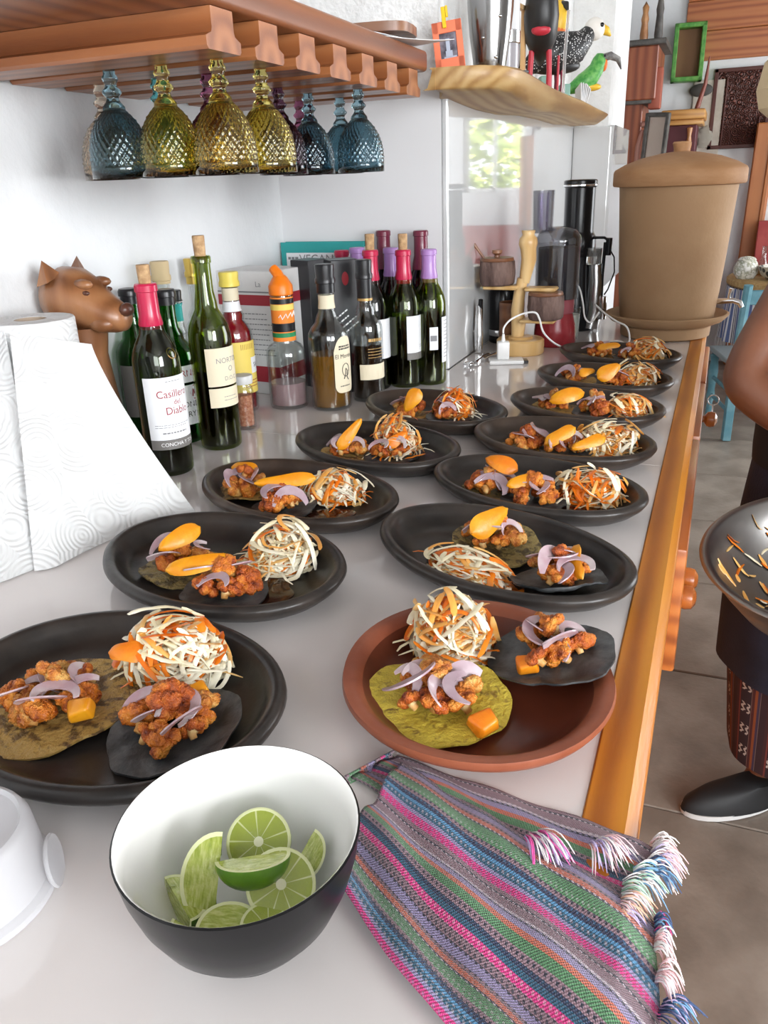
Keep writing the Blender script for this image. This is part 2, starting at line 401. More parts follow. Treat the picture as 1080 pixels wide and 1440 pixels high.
# ================================================================== PLATES AND FOOD
black_clay = pm('black_fired_clay', (.015, .0135, .013), rough=.30, col2=(.050, .040, .034), ns=14, detail=7, lo=.42, hi=.72, bmp=.10, bs=70, bdist=.004, spec=.36)
black_clay2 = pm('brownish_black_fired_clay', (.018, .014, .012), rough=.32, col2=(.085, .058, .043), ns=9, detail=7, lo=.45, hi=.75, bmp=.10, bs=70, bdist=.004, spec=.36)
terracotta = pm('terracotta_clay', (.19, .046, .020), rough=.42, col2=(.29, .085, .042), ns=10, detail=7, bmp=.10, bs=80, bdist=.004)
terra_in = pm('burnished_terracotta', (.085, .020, .010), rough=.3, col2=(.14, .034, .017), ns=9, detail=6, spec=.4)
def plate_mesh(a, b_, m, hgt=.033, n=72, inner=None):
    prof = [(.055, 0), (.040, 0), (.030, .002), (.016, .010), (.004, .020), (0, .026), (.0012, .0305), (.005, hgt), (.010, hgt+.0003), (.0145, hgt-.003), (.018, .024), (.024, .0165), (.033, .0115), (.046, .0092), (.06, .0088)]
    mb = MB(); vs = []; fs = []
    for (d, z) in prof:
        for i in range(n):
            t = 2*PI*i/n; wob = 1+.006*math.sin(3*t+a*90)+.004*math.sin(5*t+1)
            vs.append(((a-d)*math.cos(t)*wob, (b_-d)*math.sin(t)*wob, z))
    for j in range(len(prof)-1):
        for i in range(n): fs.append([j*n+i, j*n+(i+1) % n, (j+1)*n+(i+1) % n, (j+1)*n+i])
    c0 = len(vs); vs.append((0, 0, 0)); c1 = len(vs); vs.append((0, 0, .0086)); L = (len(prof)-1)*n
    for i in range(n): fs.append([(i+1) % n, i, c0]); fs.append([L+i, L+(i+1) % n, c1])
    mb.add(vs, fs)
    if inner:
        for i, f in enumerate(mb.f):
            if max(f) >= 11*n and min(f) != c0 and c0 not in f: mb.m[i] = 1
    return mb.mesh('plate', [m, inner] if inner else m, angle=60)

tort_green = None
def tortilla_mat(name, base, spot, edge, sc, thr):
    m, nt, b = new_mat(name); vec = mapped(nt)
    n1 = noise_tex(nt, vec, sc, 5, .6, .4); n2 = noise_tex(nt, vec, sc*.4, 3)
    c = ramp(nt, n1, [(thr, base), (thr+.09, spot)]); c2 = mixc(nt, math_(nt, 'MULTIPLY', n2, .55), c, edge)
    nt.links.new(c2, b.inputs['Base Color']); b.inputs['Roughness'].default_value = .5
    bump(nt, b, noise_tex(nt, vec, sc*1.6, 5), .9, .006); return m
tort_pale = tortilla_mat('pale_charred_tortilla', (.50, .31, .08), (.06, .022, .009), (.30, .20, .065), 75, .50)
tort_olive = tortilla_mat('olive_charred_tortilla', (.27, .20, .065), (.03, .016, .010), (.20, .155, .06), 90, .49)
tort_yellow = tortilla_mat('yellow_green_tortilla', (.62, .47, .055), (.15, .055, .010), (.50, .41, .05), 70, .58)
tort_black = pm('blue_corn_tortilla', (.026, .028, .030), rough=.42, col2=(.11, .115, .118), ns=45, detail=6, lo=.42, hi=.7, bmp=.5, bs=60, bdist=.004)
def tortilla_mesh(r, m, seed, wave=.0025, curl=.004):
    q = random.Random(seed); ph = [q.uniform(0, 6.3) for _ in range(6)]
    n, k = 56, 10; vs = []; fs = []
    def P(t, f, up):
        rr = r*f*(1+.03*math.sin(2*t+ph[0])+.022*math.sin(5*t+ph[1])*f+.013*math.sin(11*t+ph[2])*f)
        x, y = rr*math.cos(t), rr*math.sin(t)
        z = wave*(f**2)*(1+math.sin(3*t+ph[3])) + curl*(f**4)*max(0, math.sin(t+ph[4])) + .0016*noise.noise(Vector((x*70, y*70, seed)))+.0011*noise.noise(Vector((x*170, y*170, seed+4)))
        return (x, y, z+(.0036*(1-.5*f**6) if up else 0))
    for up in (0, 1):
        base = len(vs); vs.append(P(0, 0, up))
        for j in range(1, k+1):
            for i in range(n): vs.append(P(2*PI*i/n, j/k, up))
        for i in range(n):
            fs.append([base, base+1+i, base+1+(i+1) % n])
            for j in range(k-1):
                a = base+1+j*n
                fs.append([a+i, a+n+i, a+n+(i+1) % n, a+(i+1) % n])
    e0 = 1+(k-1)*n; e1 = 1+k*n+1+(k-1)*n
    for i in range(n): fs.append([e0+i, e0+(i+1) % n, e1+(i+1) % n, e1+i])
    mb = MB(); mb.add(vs, fs); return mb.mesh('tortilla', m, angle=60)

# cauliflower florets: a short forked stem carrying a dome of buds
def sauce_mat(name, c1, c2, c3):
    m, nt, b = new_mat(name); vec = mapped(nt)
    n1 = noise_tex(nt, vec, 120, 5, .6)
    n2 = noise_tex(nt, vec, 45, 3)
    f = math_(nt, 'ADD', math_(nt, 'MULTIPLY', n1, .5), math_(nt, 'MULTIPLY', n2, .5))
    nt.links.new(ramp(nt, f, [(.36, c1), (.5, c2), (.64, c3)]), b.inputs['Base Color'])
    b.inputs['Roughness'].default_value = .45; b.inputs['Coat Weight'].default_value = .18; b.inputs['Coat Roughness'].default_value = .2
    vo = nt.nodes.new('ShaderNodeTexVoronoi'); vo.inputs['Scale'].default_value = 900; nt.links.new(vec, vo.inputs['Vector'])
    bump(nt, b, vo.outputs['Distance'], .55, .0025); return m
sauce = sauce_mat('chipotle_glazed_buds', (.22, .028, .003), (.62, .165, .010), (.80, .33, .045))
sauce_dark = sauce_mat('dark_roasted_buds', (.14, .016, .003), (.48, .095, .007), (.70, .23, .025))
sauce_pale = sauce_mat('lightly_glazed_buds', (.34, .065, .008), (.62, .22, .03), (.78, .48, .14))
stem_m = pm('cauliflower_stem', (.70, .52, .24), rough=.5, col2=(.55, .26, .07), ns=60)
def floret_mesh(seed, m):
    q = random.Random(seed); mb = MB(); R = .0135*q.uniform(.8, 1.2)
    mb.tube([(0, 0, -.0085), (q.uniform(-.002, .002), 0, -.004), (0, 0, .001)], [.0036, .0042, .007], 8, mi=1)
    bm = bmesh.new(); bmesh.ops.create_icosphere(bm, subdivisions=4, radius=1); base = [v.co.copy() for v in bm.verts]; bm.verts.index_update(); fc = [[v.index for v in f.verts] for f in bm.faces]; bm.free()
    for k in range(8):
        th = k*2.399+q.uniform(-.3, .3); ph = 0 if k == 0 else q.uniform(.55, 1.45)
        c = Vector((math.sin(ph)*math.cos(th), math.sin(ph)*math.sin(th), math.cos(ph)*.7))*R*.72; r = R*q.uniform(.36, .56)
        sc = Vector((q.uniform(.85, 1.15), q.uniform(.85, 1.15), q.uniform(.75, 1.0))); vs = []
        for d in base:
            p = Vector((d.x*sc.x, d.y*sc.y, d.z*sc.z))*r
            f1 = noise.voronoi(p*520+Vector((seed*7.7, k*3.3, 0)))[0][0]; f2 = noise.noise(p*160+Vector((k, seed, 0)))
            vs.append(c+p*(1.12-.42*f1*f1+.26*f2))
        mb.add(vs, fc, 0)
    return mb.mesh('cauliflower_floret', [m, stem_m], angle=179)
FLOR = [floret_mesh(20+i, [sauce, sauce, sauce_dark, sauce_pale, sauce, sauce_dark][i]) for i in range(6)]

mango_m = pm('ripe_mango', (.66, .235, .004), rough=.4, col2=(.74, .32, .010), ns=30, coat=.1, sss=.15, ssr=(.006, .003, .001), bmp=.3, bs=110, bdist=.003)
mango_o = pm('orange_mango', (.66, .16, .004), rough=.4, col2=(.74, .25, .010), ns=30, coat=.1, sss=.15, ssr=(.006, .003, .001), bmp=.3, bs=110, bdist=.003)
def mango_mesh(L, W, bend, m, th=.005, seed=0, curl=0):
    def fn(u, v):
        s = 2*u-1; wdt = W*(max(0, 1-abs(s)**3.4))**.6*(1+.10*math.sin(seed+3*s)+.32*s*math.cos(seed)); t = 2*v-1
        x = s*L*.5; y = t*wdt*.5+curl*L*s*s
        return (x, y, -bend*s*s*L - .12*W*t*t)
    mb = MB(); mb.sheet(fn, 17, 9, th); return mb.mesh('mango_slice', m, angle=70)
def mango_chunk_mesh(s, m):
    mb = MB(); mb.box((0, 0, 0), (s, s*.82, s*.62), bev=s*.16, seg=4)
    mb.v = [(x*(1+.25*y/s)+.10*s*noise.noise(Vector((x, y, z))*90), y*(1-.2*x/s)+.10*s*noise.noise(Vector((x+.3, y, z))*90), z*(1+.25*x/s)+.08*s*noise.noise(Vector((x, y+.3, z))*110)) for x, y, z in mb.v]
    return mb.mesh('mango_chunk', m, angle=60)
onion_m = pm('pickled_onion', (.62, .42, .47), rough=.22, col2=(.80, .68, .70), ns=30, stretch=(1, 1, 1), coat=.3, trans=.25, sss=.2, ssr=(.005, .003, .003), alpha=.86)
onion_g = pm('dull_purple_onion', (.46, .32, .37), rough=.3, col2=(.64, .52, .56), ns=30, coat=.2, trans=.2)
def onion_mesh(seed, m, turn=2.6, R=.016, W=.007):
    q = random.Random(seed); a0 = q.uniform(0, 6.3); lift = q.uniform(.004, .010); tw = q.uniform(-.6, .6)
    def fn(u, v):
        a = a0+turn*(u-.5); t = v-.5; r = R*(1+.22*math.sin(2.2*u+seed)); ww = W*(.25+.75*math.sin(PI*min(1, .08+u*.9)))
        tilt = .5+tw*(u-.5)*2
        rr = r+ww*t*math.cos(tilt)
        return (rr*math.cos(a)-R*math.cos(a0), rr*math.sin(a)-R*math.sin(a0), lift*math.sin(PI*u)+ww*t*math.sin(tilt))
    mb = MB(); mb.sheet(fn, 18, 4, .0012); return mb.mesh('onion_ribbon', m, angle=80)
ONION = [onion_mesh(s, onion_m if s % 4 else onion_g, [2.4, 3.4, 1.5, 4.3, 2.0, 2.9][s % 6], [.017, .012, .026, .011, .02, .014][s % 6], [.010, .008, .014, .007, .015, .009][s % 6]) for s in range(8)]

cab_m = pm('shredded_cabbage', (.86, .77, .52), rough=.3, col2=(.93, .89, .74), ns=25, coat=.2)
cab_o = pm('orange_stained_cabbage', (.80, .36, .07), rough=.3, col2=(.86, .56, .22), ns=25, coat=.2)
car_m = pm('shredded_carrot', (.74, .15, .006), rough=.3, col2=(.84, .25, .015), ns=25, coat=.2)
def slaw_mesh(seed, R, Hh, n, mix, elong=1.0, loose=6):
    """heap of thin shreds over a lumpy core; mix = share of cabbage, stained cabbage"""
    q = random.Random(seed); mb = MB()
    def core(r, z, a): return r*(1+.12*math.sin(3*a+seed)+.08*math.sin(7*a))
    k = .62
    mb.lathe([(R*k*1.02, .0), (R*k, Hh*k*.35), (R*k*.8, Hh*k*.7), (R*k*.45, Hh*k*.95), (0, Hh*k)], 24, fn=core, mi=1)
    for i in range(n):
        a = q.uniform(0, 2*PI); h = q.random()**.75; rr = math.sqrt(max(0, 1-h*h)); s = q.uniform(.74, 1.12)*(1+.42*noise.noise(Vector((rr*math.cos(a), rr*math.sin(a), h))*1.9+Vector((seed*1.3, 0, 0))))
        p = Vector((rr*math.cos(a)*R*s, rr*math.sin(a)*R*s, h*Hh*s+.001))
        seg = 9; L = q.uniform(.024, .066)*(R/.04)**.5; cur = q.uniform(-1, 1)*q.choice((.4, 1.2, 2.6))/seg; wob = q.uniform(-.25, .25)
        th0 = q.uniform(0, 2*PI); d = Vector((math.cos(th0), math.sin(th0), q.uniform(-.4, .4))).normalized(); pts = []; lift = q.random() < .42
        for t in range(seg+1):
            nrm = Vector((p.x/R**2, p.y/R**2, p.z/Hh**2)).normalized(); pts.append(p.copy())
            d = (d-nrm*d.dot(nrm)*(.35 if lift and t > seg*.5 else 1)).normalized(); d = Matrix.Rotation(cur+wob*math.sin(t*1.7), 3, nrm) @ d
            p = p+d*L/seg; k_ = math.sqrt((p.x/R)**2+(p.y/R)**2+(p.z/Hh)**2)
            if not (lift and t > seg*.5) and k_ > 1e-4: p = p*(1+(s/k_-1)*.8)
            p.z = max(p.z, .0015)
        wdt = q.uniform(.0014, .0030)*(1.0 if i % 6 else 1.5)
        c = q.random(); mi = 0 if c < mix[0] else (1 if c < mix[0]+mix[1] else 2)
        mb.tube(pts, [wdt*.6]+[wdt]*(seg-1)+[wdt*.5], 4, mi=mi, flat=.32)
    for i in range(loose):
        a = q.uniform(0, 2*PI); d = Vector((math.cos(a), math.sin(a), 0)); p0 = d*R*.9+Vector((0, 0, .006)); sd = Vector((-d.y, d.x, 0))*q.uniform(-.6, .6)
        L = q.uniform(.016, .034)
        mb.tube([p0, p0+d*L*.4+Vector((0, 0, .004)), p0+d*L*.8+sd*L*.3+Vector((0, 0, .001)), p0+d*L+sd*L*.7+Vector((0, 0, -.002))], [.0012, .0017, .0016, .0008], 4, mi=q.choice((0, 0, 1, 2)), flat=.45)
    mb.v = [(x*elong, y/math.sqrt(elong), z) for x, y, z in mb.v]
    return mb.mesh('slaw_heap', [cab_m, cab_o, car_m], angle=70)

W_ = {'A': 'front left black plate', 'B': 'terracotta plate', 'C': 'second black plate of the left row', 'E': 'third black plate of the left row',
      'G': 'fourth black plate of the left row', 'I': 'farthest black plate of the left row', 'D': 'black plate just behind the terracotta one', 'F': 'second black plate behind the terracotta one',
      'H': 'third black plate behind the terracotta one', 'J': 'fourth black plate behind the terracotta one', 'K': 'second farthest plate of the right row', 'L': 'farthest plate, beside the clay jar'}
PLATE_LABEL = {'A': 'large oval black clay plate at the front left beside the lime bowl', 'B': 'round reddish terracotta plate beside the striped cloth',
      'C': 'oval black clay plate in front of the paper towels', 'E': 'oval black clay plate in front of the wine bottles, third in left row',
      'G': 'oval black clay plate, fourth in the left row', 'I': 'oval dark clay plate, last of the left row near the red capped wine',
      'D': 'oval black clay plate directly behind the terracotta plate', 'F': 'oval black clay plate, second behind the terracotta plate', 'H': 'oval black clay plate, third behind the terracotta plate',
      'J': 'oval dark clay plate, fourth behind the terracotta plate', 'K': 'oval dark clay plate, second from the clay water jar', 'L': 'oval dark clay plate nearest the big clay water jar'}
R_ = math.radians
PLATES = {  # centre, half axes, direction of the long axis
 'A': ((-.452, .458), (.163, .129), 170), 'B': ((-.160, .585), (.127, .118), -61), 'C': ((-.507, .720), (.166, .119), 163), 'D': ((-.203, .842), (.168, .108), 157),
 'E': ((-.527, .951), (.166, .108), 163), 'F': ((-.207, 1.069), (.161, .104), 163), 'G': ((-.499, 1.184), (.156, .109), 162), 'H': ((-.209, 1.293), (.156, .109), 165),
 'I': ((-.478, 1.431), (.158, .108), 155), 'J': ((-.205, 1.521), (.153, .108), 160), 'K': ((-.203, 1.762), (.153, .106), 158), 'L': ((-.200, 2.020), (.153, .106), 158)}
def fit(k, x, y, r):        # keep what lies on a plate inside its flat floor
    (cx, cy), (a, b_), ang = PLATES[k]; t = R_(ang); dx, dy = x-cx, y-cy
    m, n = dx*math.cos(t)+dy*math.sin(t), -dx*math.sin(t)+dy*math.cos(t); A, B = max(.01, a-.030-r), max(.006, b_-.030-r)
    s = math.hypot(m/A, n/B)
    if s > 1: m, n = m/s, n/s
    return cx+m*math.cos(t)-n*math.sin(t), cy+m*math.sin(t)+n*math.cos(t)
for k, ((x, y), (a, b_), ang) in PLATES.items():
    o = link('clay_plate', plate_mesh(a, b_, terracotta if k == 'B' else (black_clay if k in 'ACDFG' else black_clay2), (.030 if k == 'B' else .033), 72, terra_in if k == 'B' else None), None, (x, y, C+.0002), (0, 0, R_(ang)))
    tag(o, PLATE_LABEL[k], 'plate', None if k == 'B' else 'black clay plates on the worktop')

# each entry: tortillas (x, y, radius, kind, rotation), slaw, toppings
TP, TO, TY, TB = ('pale', tort_pale), ('olive', tort_olive), ('yellow green', tort_yellow), ('black', tort_black)
FOOD = {
 'A': dict(t=[(-.500, .438, .070, TP), (-.376, .440, .057, TB)], s=(-.428, .528, .040, .056, 430, (.62, .2), 1.15), fl=(9, 9), on=(7, 4)),
 'B': dict(t=[(-.186, .552, .064, TY), (-.101, .632, .056, TB)], s=(-.206, .652, .036, .052, 430, (.5, .3), 1.05), fl=(8, 6), on=(7, 5)),
 'C': dict(t=[(-.552, .708, .050, TO), (-.470, .668, .050, TB)], s=(-.448, .758, .037, .045, 260, (.72, .2), 1.05), fl=(6, 8), on=(3, 3)),
 'D': dict(t=[(-.214, .868, .055, TO), (-.124, .792, .052, TB)], s=(-.232, .782, .032, .026, 240, (.45, .2), 1.7), fl=(8, 8), on=(3, 7)),
 'E': dict(t=[(-.622, .955, .050, TP), (-.527, .905, .052, TB)], s=(-.478, .985, .040, .036, 240, (.5, .22), 1.1), fl=(6, 8), on=(4, 4)),
 'F': dict(t=[(-.295, 1.050, .050, TO), (-.200, 1.024, .050, TB)], s=(-.135, 1.080, .040, .036, 240, (.45, .2), 1.1), fl=(7, 7), on=(4, 4)),
 'G': dict(t=[(-.553, 1.145, .050, TP), (-.462, 1.160, .050, TB)], s=(-.462, 1.190, .037, .056, 230, (.35, .3), 1.0), fl=(7, 7), on=(3, 4)),
 'H': dict(t=[(-.290, 1.258, .050, TP), (-.196, 1.258, .050, TB)], s=(-.134, 1.305, .042, .042, 220, (.5, .3), 1.1), fl=(7, 7), on=(3, 3)),
 'I': dict(t=[(-.525, 1.412, .050, TP), (-.440, 1.405, .050, TB)], s=(-.438, 1.432, .036, .052, 200, (.15, .3), 1.0), fl=(6, 6), on=(3, 3)),
 'J': dict(t=[(-.265, 1.520, .050, TP), (-.185, 1.505, .048, TB)], s=(-.116, 1.525, .040, .036, 200, (.3, .45), 1.1), fl=(7, 5), on=(3, 3)),
 'K': dict(t=[(-.262, 1.760, .050, TP), (-.180, 1.735, .048, TB)], s=(-.122, 1.775, .042, .042, 180, (.35, .45), 1.1), fl=(6, 6), on=(2, 3)),
 'L': dict(t=[(-.250, 2.025, .050, TP), (-.172, 2.010, .048, TB)], s=(-.120, 2.035, .042, .045, 180, (.3, .5), 1.1), fl=(6, 5), on=(2, 2))}
q = random.Random(77); SHIFT = {}
SECT = ['right', 'back right', 'back', 'back left', 'left', 'front left', 'front', 'front right']   # as seen from the near end of the counter
PZ = C+.0090
for k, d in FOOD.items():
    wh = W_[k]
    for ti, (x, y, r, (kind, m)) in enumerate(d['t']):
        if k not in 'ABCD': r *= .90
        x0, y0 = x, y; tilt, lift = {('B', 1): (12, .012), ('D', 1): (9, .008), ('D', 0): (7, .006), ('B', 0): (0, 0)}.get((k, ti), (0, 0))
        x, y = (x, y) if (k, ti) in (('B', 1), ('B', 0), ('A', 0), ('A', 1)) else fit(k, x, y, r*(.55 if tilt else .85)); SHIFT[k, kind] = (x-x0, y-y0)
        od = Vector((x-PLATES[k][0][0], y-PLATES[k][0][1], 0)).normalized(); RT = Matrix.Rotation(R_(tilt), 3, od.cross(Vector((0, 0, 1)))) @ Matrix.Rotation(q.uniform(0, 6), 3, 'Z')
        o = link('tortilla', tortilla_mesh(r, m, ord(k)*3+ti, .0022 if ti else .003, .012 if ti and k in 'ABD' else .004), None, (x, y, PZ+.0006+.0022*ti+lift), tuple(RT.to_euler()))
        tag(o, f'{"charred " if kind in ("pale", "olive") else ""}{kind} corn tortilla on the {wh}', 'tortilla', 'tortillas on the plates')
        n = d['fl'][ti]; top = .0065+.0022*ti+lift
        for i in range(n):
            ring = 0 if i == n-1 else 1
            sec = round(i*8/max(1, n-1)) % 8; a = R_(22.4+45*sec)+q.uniform(-.25, .25); rr = q.uniform(.35, .55)*r*ring
            where = SECT[sec] if ring else 'top'
            zz = .010 if ring else .026
            o = link('cauliflower_floret', FLOR[q.randrange(6)], None, (x+rr*math.cos(a), y+rr*math.sin(a)*.9, PZ+top+zz),
                     (q.uniform(-.9, .9), q.uniform(-.9, .9), q.uniform(0, 6.3)), q.uniform(.78, 1.08))
            tag(o, f'cauliflower floret at {where} of the {kind} tortilla, {wh}', 'cauliflower', f'cauliflower on the {kind} tortilla of the {wh}')
        for i in range(d['on'][ti]):
            sec = round(i*8/d['on'][ti]+ti) % 8; a = R_(22.4+45*sec)+q.uniform(-.25, .25); rr = r*q.uniform(.18, .50)
            o = link('onion_ribbon', ONION[q.randrange(8)], None, (x+rr*math.cos(a), y+rr*math.sin(a)*.8-.006, PZ+top+.015+q.uniform(0, .010)), (q.uniform(-.35, .35), q.uniform(-.35, .35), q.uniform(0, 6.3)), q.uniform(.95, 1.4))
            tag(o, f'onion ribbon at {SECT[sec]} of the {kind} tortilla, {wh}', 'onion', f'onion on the {kind} tortilla of the {wh}')
    sx, sy, R, Hh, n, mix, el = d['s']; sx, sy = fit(k, sx, sy, R*.8)
    o = link('slaw_heap', slaw_mesh(ord(k), R, Hh, n, mix, el, 14 if k != 'C' else 18), None, (sx, sy, PZ+.001), (0, 0, -.5 if k == 'D' else q.uniform(-.3, .3)))
    tag(o, f'heap of shredded cabbage and carrot slaw on the {wh}', 'slaw', 'slaw heaps', 'stuff')
# mango slices: plate, position, size, tilt
def mango(k, kind, x, y, z, L, Wd, rot, bend=.10, m=None, curl=0, seed=1):
    sx, sy = SHIFT[k, kind]; x, y = x+sx, y+sy
    o = link('mango_slice', mango_mesh(L*.92, Wd*.80, bend, m or mango_m, .0036, seed, curl), None, (x, y, C+z), rot)
    tag(o, f'glossy yellow mango slice on the {kind} tortilla, {W_[k]}', 'mango', 'mango slices')
mango('C', 'olive', -.545, .700, .058, .058, .024, (R_(55), R_(-12), R_(62)), .08)
mango('C', 'black', -.492, .655, .052, .078, .022, (R_(48), R_(-8), R_(28)), .05, curl=.03, seed=2)
mango('D', 'olive', -.214, .846, .060, .060, .030, (R_(62), R_(-18), R_(55)), .05, seed=3)
mango('D', 'black', -.108, .787, .052, .050, .020, (R_(50), R_(20), R_(-70)), .12, seed=4)
mango('E', 'pale', -.628, .962, .050, .044, .020, (R_(40), R_(0), R_(5)), .10, seed=5)
mango('E', 'black', -.522, .905, .056, .092, .019, (R_(60), R_(-4), R_(20)), .02, seed=6)
mango('F', 'olive', -.283, 1.045, .060, .052, .026, (R_(50), R_(12), R_(-12)), .12, mango_o, seed=7)
mango('F', 'black', -.212, 1.016, .048, .052, .018, (R_(50), R_(-10), R_(30)), .04, seed=8)
mango('G', 'pale', -.538, 1.124, .056, .066, .020, (R_(70), R_(-48), R_(40)), .03, seed=9)
mango('G', 'black', -.446, 1.150, .050, .040, .020, (R_(60), R_(-30), R_(40)), .05, mango_o, seed=10)
mango('H', 'pale', -.232, 1.222, .050, .056, .026, (R_(55), R_(-28), R_(25)), .06, seed=11)
mango('H', 'black', -.156, 1.222, .046, .058, .020, (R_(55), R_(-14), R_(30)), .05, seed=12)
mango('I', 'pale', -.502, 1.372, .054, .050, .030, (R_(65), R_(-55), R_(30)), .05, seed=13)
mango('J', 'pale', -.232, 1.475, .054, .070, .030, (R_(60), R_(-12), R_(25)), .16, seed=14)
mango('K', 'black', -.186, 1.700, .052, .055, .034, (R_(62), R_(-30), R_(25)), .04, seed=15)
mango('K', 'pale', -.232, 1.715, .046, .034, .020, (R_(50), R_(-10), R_(25)), .06, seed=16)
mango('L', 'pale', -.222, 1.985, .050, .056, .020, (R_(50), R_(-8), R_(12)), .08, seed=17)
mango('A', 'pale', -.455, .485, .050, .034, .022, (R_(40), 0, R_(20)), .1, mango_o, seed=18)
for (k, kind, x, y, z, s, rz) in (('A', 'pale', -.452, .418, .034, .021, .5), ('A', 'black', -.372, .470, .034, .020, 1.1), ('B', 'yellow green', -.135, .522, .024, .022, .9), ('B', 'black', -.118, .604, .032, .019, .3)):
    x, y = x+SHIFT[k, kind][0], y+SHIFT[k, kind][1]
    tag(link('mango_chunk', mango_chunk_mesh(s, mango_m if k == 'A' else mango_o), None, (x, y, C+z), (.3, -.2, rz)), f'thick orange mango chunk on the {kind} tortilla, {W_[k]}', 'mango', 'mango chunks')

# thin brown sauce puddles where the slaw has drained
sauce_wet = pm('wet_brown_sauce', (.055, .014, .006), rough=.12, col2=(.030, .010, .006), ns=40, coat=.5)
for k, x, y, r, lab in (('C', -.432, .690, .034, 'glossy brown sauce puddle on the second black plate of the left row'), ('E', -.455, .912, .030, 'glossy brown sauce puddle on the third black plate of the left row'), ('F', -.132, 1.028, .030, 'glossy brown sauce puddle on the second black plate behind the terracotta one')):
    b = MB(); sd = ord(k); x, y = fit(k, x, y, r*.8)
    b.lathe([(0, 0), (r, 0), (r*.985, .0012), (r*.9, .0016), (0, .0016)], 48, fn=lambda rr, z, a, s=sd: rr*(1+.14*math.sin(3*a+s)+.09*math.sin(5*a+2*s)))
    tag(b.build('sauce_puddle', sauce_wet, None, (x, y, PZ+.0004), (0, 0, .3)), lab, 'sauce')
# ================================================================== LIME BOWL
glaze_w = pm('white_glaze', (.86, .85, .83), rough=.12, coat=.5, coatr=.05)
glaze_b = pm('black_glaze', (.006, .006, .0065), rough=.28, spec=.28)
bw = thing('bowl', 'black bowl with white inside holding lime wedges', 'bowl', (-.228, .307, C+.0002))
outer = [(0, .004), (.030, .004), (.031, 0), (.036, 0), (.037, .004), (.047, .014), (.057, .028), (.065, .046), (.0700, .064), (.0725, .080)]
inner = [(.0725, .080), (.0727, .0815), (.0715, .0822), (.0702, .081), (.0676, .064), (.0625, .046), (.054, .029), (.043, .016), (.030, .009), (0, .007)]
b = MB(); b.lathe(outer+[(.0727, .0815), (.0715, .0822)], 72); b.build('outside', glaze_b, bw, angle=60)
b = MB(); b.lathe(inner[2:], 72); b.build('inside', glaze_w, bw, angle=60)
rind_m = pm('lime_rind', (.045, .15, .006), rough=.3, col2=(.10, .24, .012), ns=18, bmp=.3, bs=260, bdist=.001, coat=.3)
pith_m = pm('lime_pith', (.72, .76, .42), rough=.5)
def flesh_mat(name, radial):
    m, nt, b = new_mat(name); tc = nt.nodes.new('ShaderNodeTexCoord')
    sp = nt.nodes.new('ShaderNodeSeparateXYZ'); nt.links.new(tc.outputs['Object'], sp.inputs[0])
    ang = math_(nt, 'ARCTAN2', sp.outputs['Y'], sp.outputs['X'])
    rad = math_(nt, 'SQRT', math_(nt, 'ADD', math_(nt, 'MULTIPLY', sp.outputs['X'], sp.outputs['X']), math_(nt, 'MULTIPLY', sp.outputs['Y'], sp.outputs['Y'])))
    if radial:
        s = math_(nt, 'ABSOLUTE', math_(nt, 'SINE', math_(nt, 'MULTIPLY', ang, 4.5)))
        seg = ramp(nt, s, [(.05, (.66, .70, .34)), (.20, (.33, .40, .055))])
        core = math_(nt, 'LESS_THAN', rad, .0035); colr = mixc(nt, core, seg, (.80, .82, .55))
    else:
        vec = mapped(nt, (60, 60, 14)); colr = ramp(nt, noise_tex(nt, vec, 8, 3), [(.35, (.28, .36, .035)), (.5, (.42, .49, .085)), (.66, (.58, .63, .20))])
    vec2 = mapped(nt, (1, 1, 1)); nt.links.new(colr, b.inputs['Base Color']); b.inputs['Roughness'].default_value = .18
    b.inputs['Coat Weight'].default_value = .5; b.inputs['Subsurface Weight'].default_value = .2; b.inputs['Subsurface Radius'].default_value = (.004, .005, .002); b.inputs['Subsurface Scale'].default_value = 1
    bump(nt, b, noise_tex(nt, vec2, 350, 2), .35, .0015); return m
flesh_w = flesh_mat('lime_flesh_lengthwise', False); flesh_r = flesh_mat('lime_flesh_cross_cut', True)
LR = .0235
def lime_wedge(label, loc, rot, span, sc=1.0):
    t = thing('lime_wedge', label, 'lime', loc, 0, 'cut limes in the bowl', rot)
    t.scale = (sc,)*3
    prof = [(LR*math.sin(p)*(1.0), -LR*1.16*math.cos(p)*(1+.05*math.sin(p))) for p in [PI*k/18 for k in range(19)]]
    o = MB(); a0 = -span/2; n = max(6, int(span*8))
    o.lathe([(max(r, 1e-5), z) for r, z in prof], n, a0=a0, a1=span/2)
    o.build('rind', rind_m, t, angle=179)
    f = MB(); p2 = MB()
    for a in (a0, span/2):
        d = Vector((math.cos(a), math.sin(a), 0)); c = Vector((0, 0, 0))
        ring1 = [d*r*.90+Vector((0, 0, z*.90)) for r, z in prof]; ring0 = [d*r+Vector((0, 0, z)) for r, z in prof]
        nv = len(prof); vs = ring0+ring1
        p2.add(vs, [[i, i+1, nv+i+1, nv+i] for i in range(nv-1)])
        bump_n = Vector((-d.y, d.x, 0))*(1 if a < 0 else -1)*.0006
        cen = [d*r*.45+Vector((0, 0, z*.5))-bump_n for r, z in prof]
        axis = [Vector((0, 0, z*.9)) for r, z in prof]
        vs = ring1+cen+axis
        f.add(vs, [[i, i+1, nv+i+1, nv+i] for i in range(nv-1)]+[[nv+i, nv+i+1, 2*nv+i+1, 2*nv+i] for i in range(nv-1)])
    f.build('flesh', flesh_w, t, angle=60, recalc=False); p2.build('pith', pith_m, t, recalc=False, smooth=False)
    return t
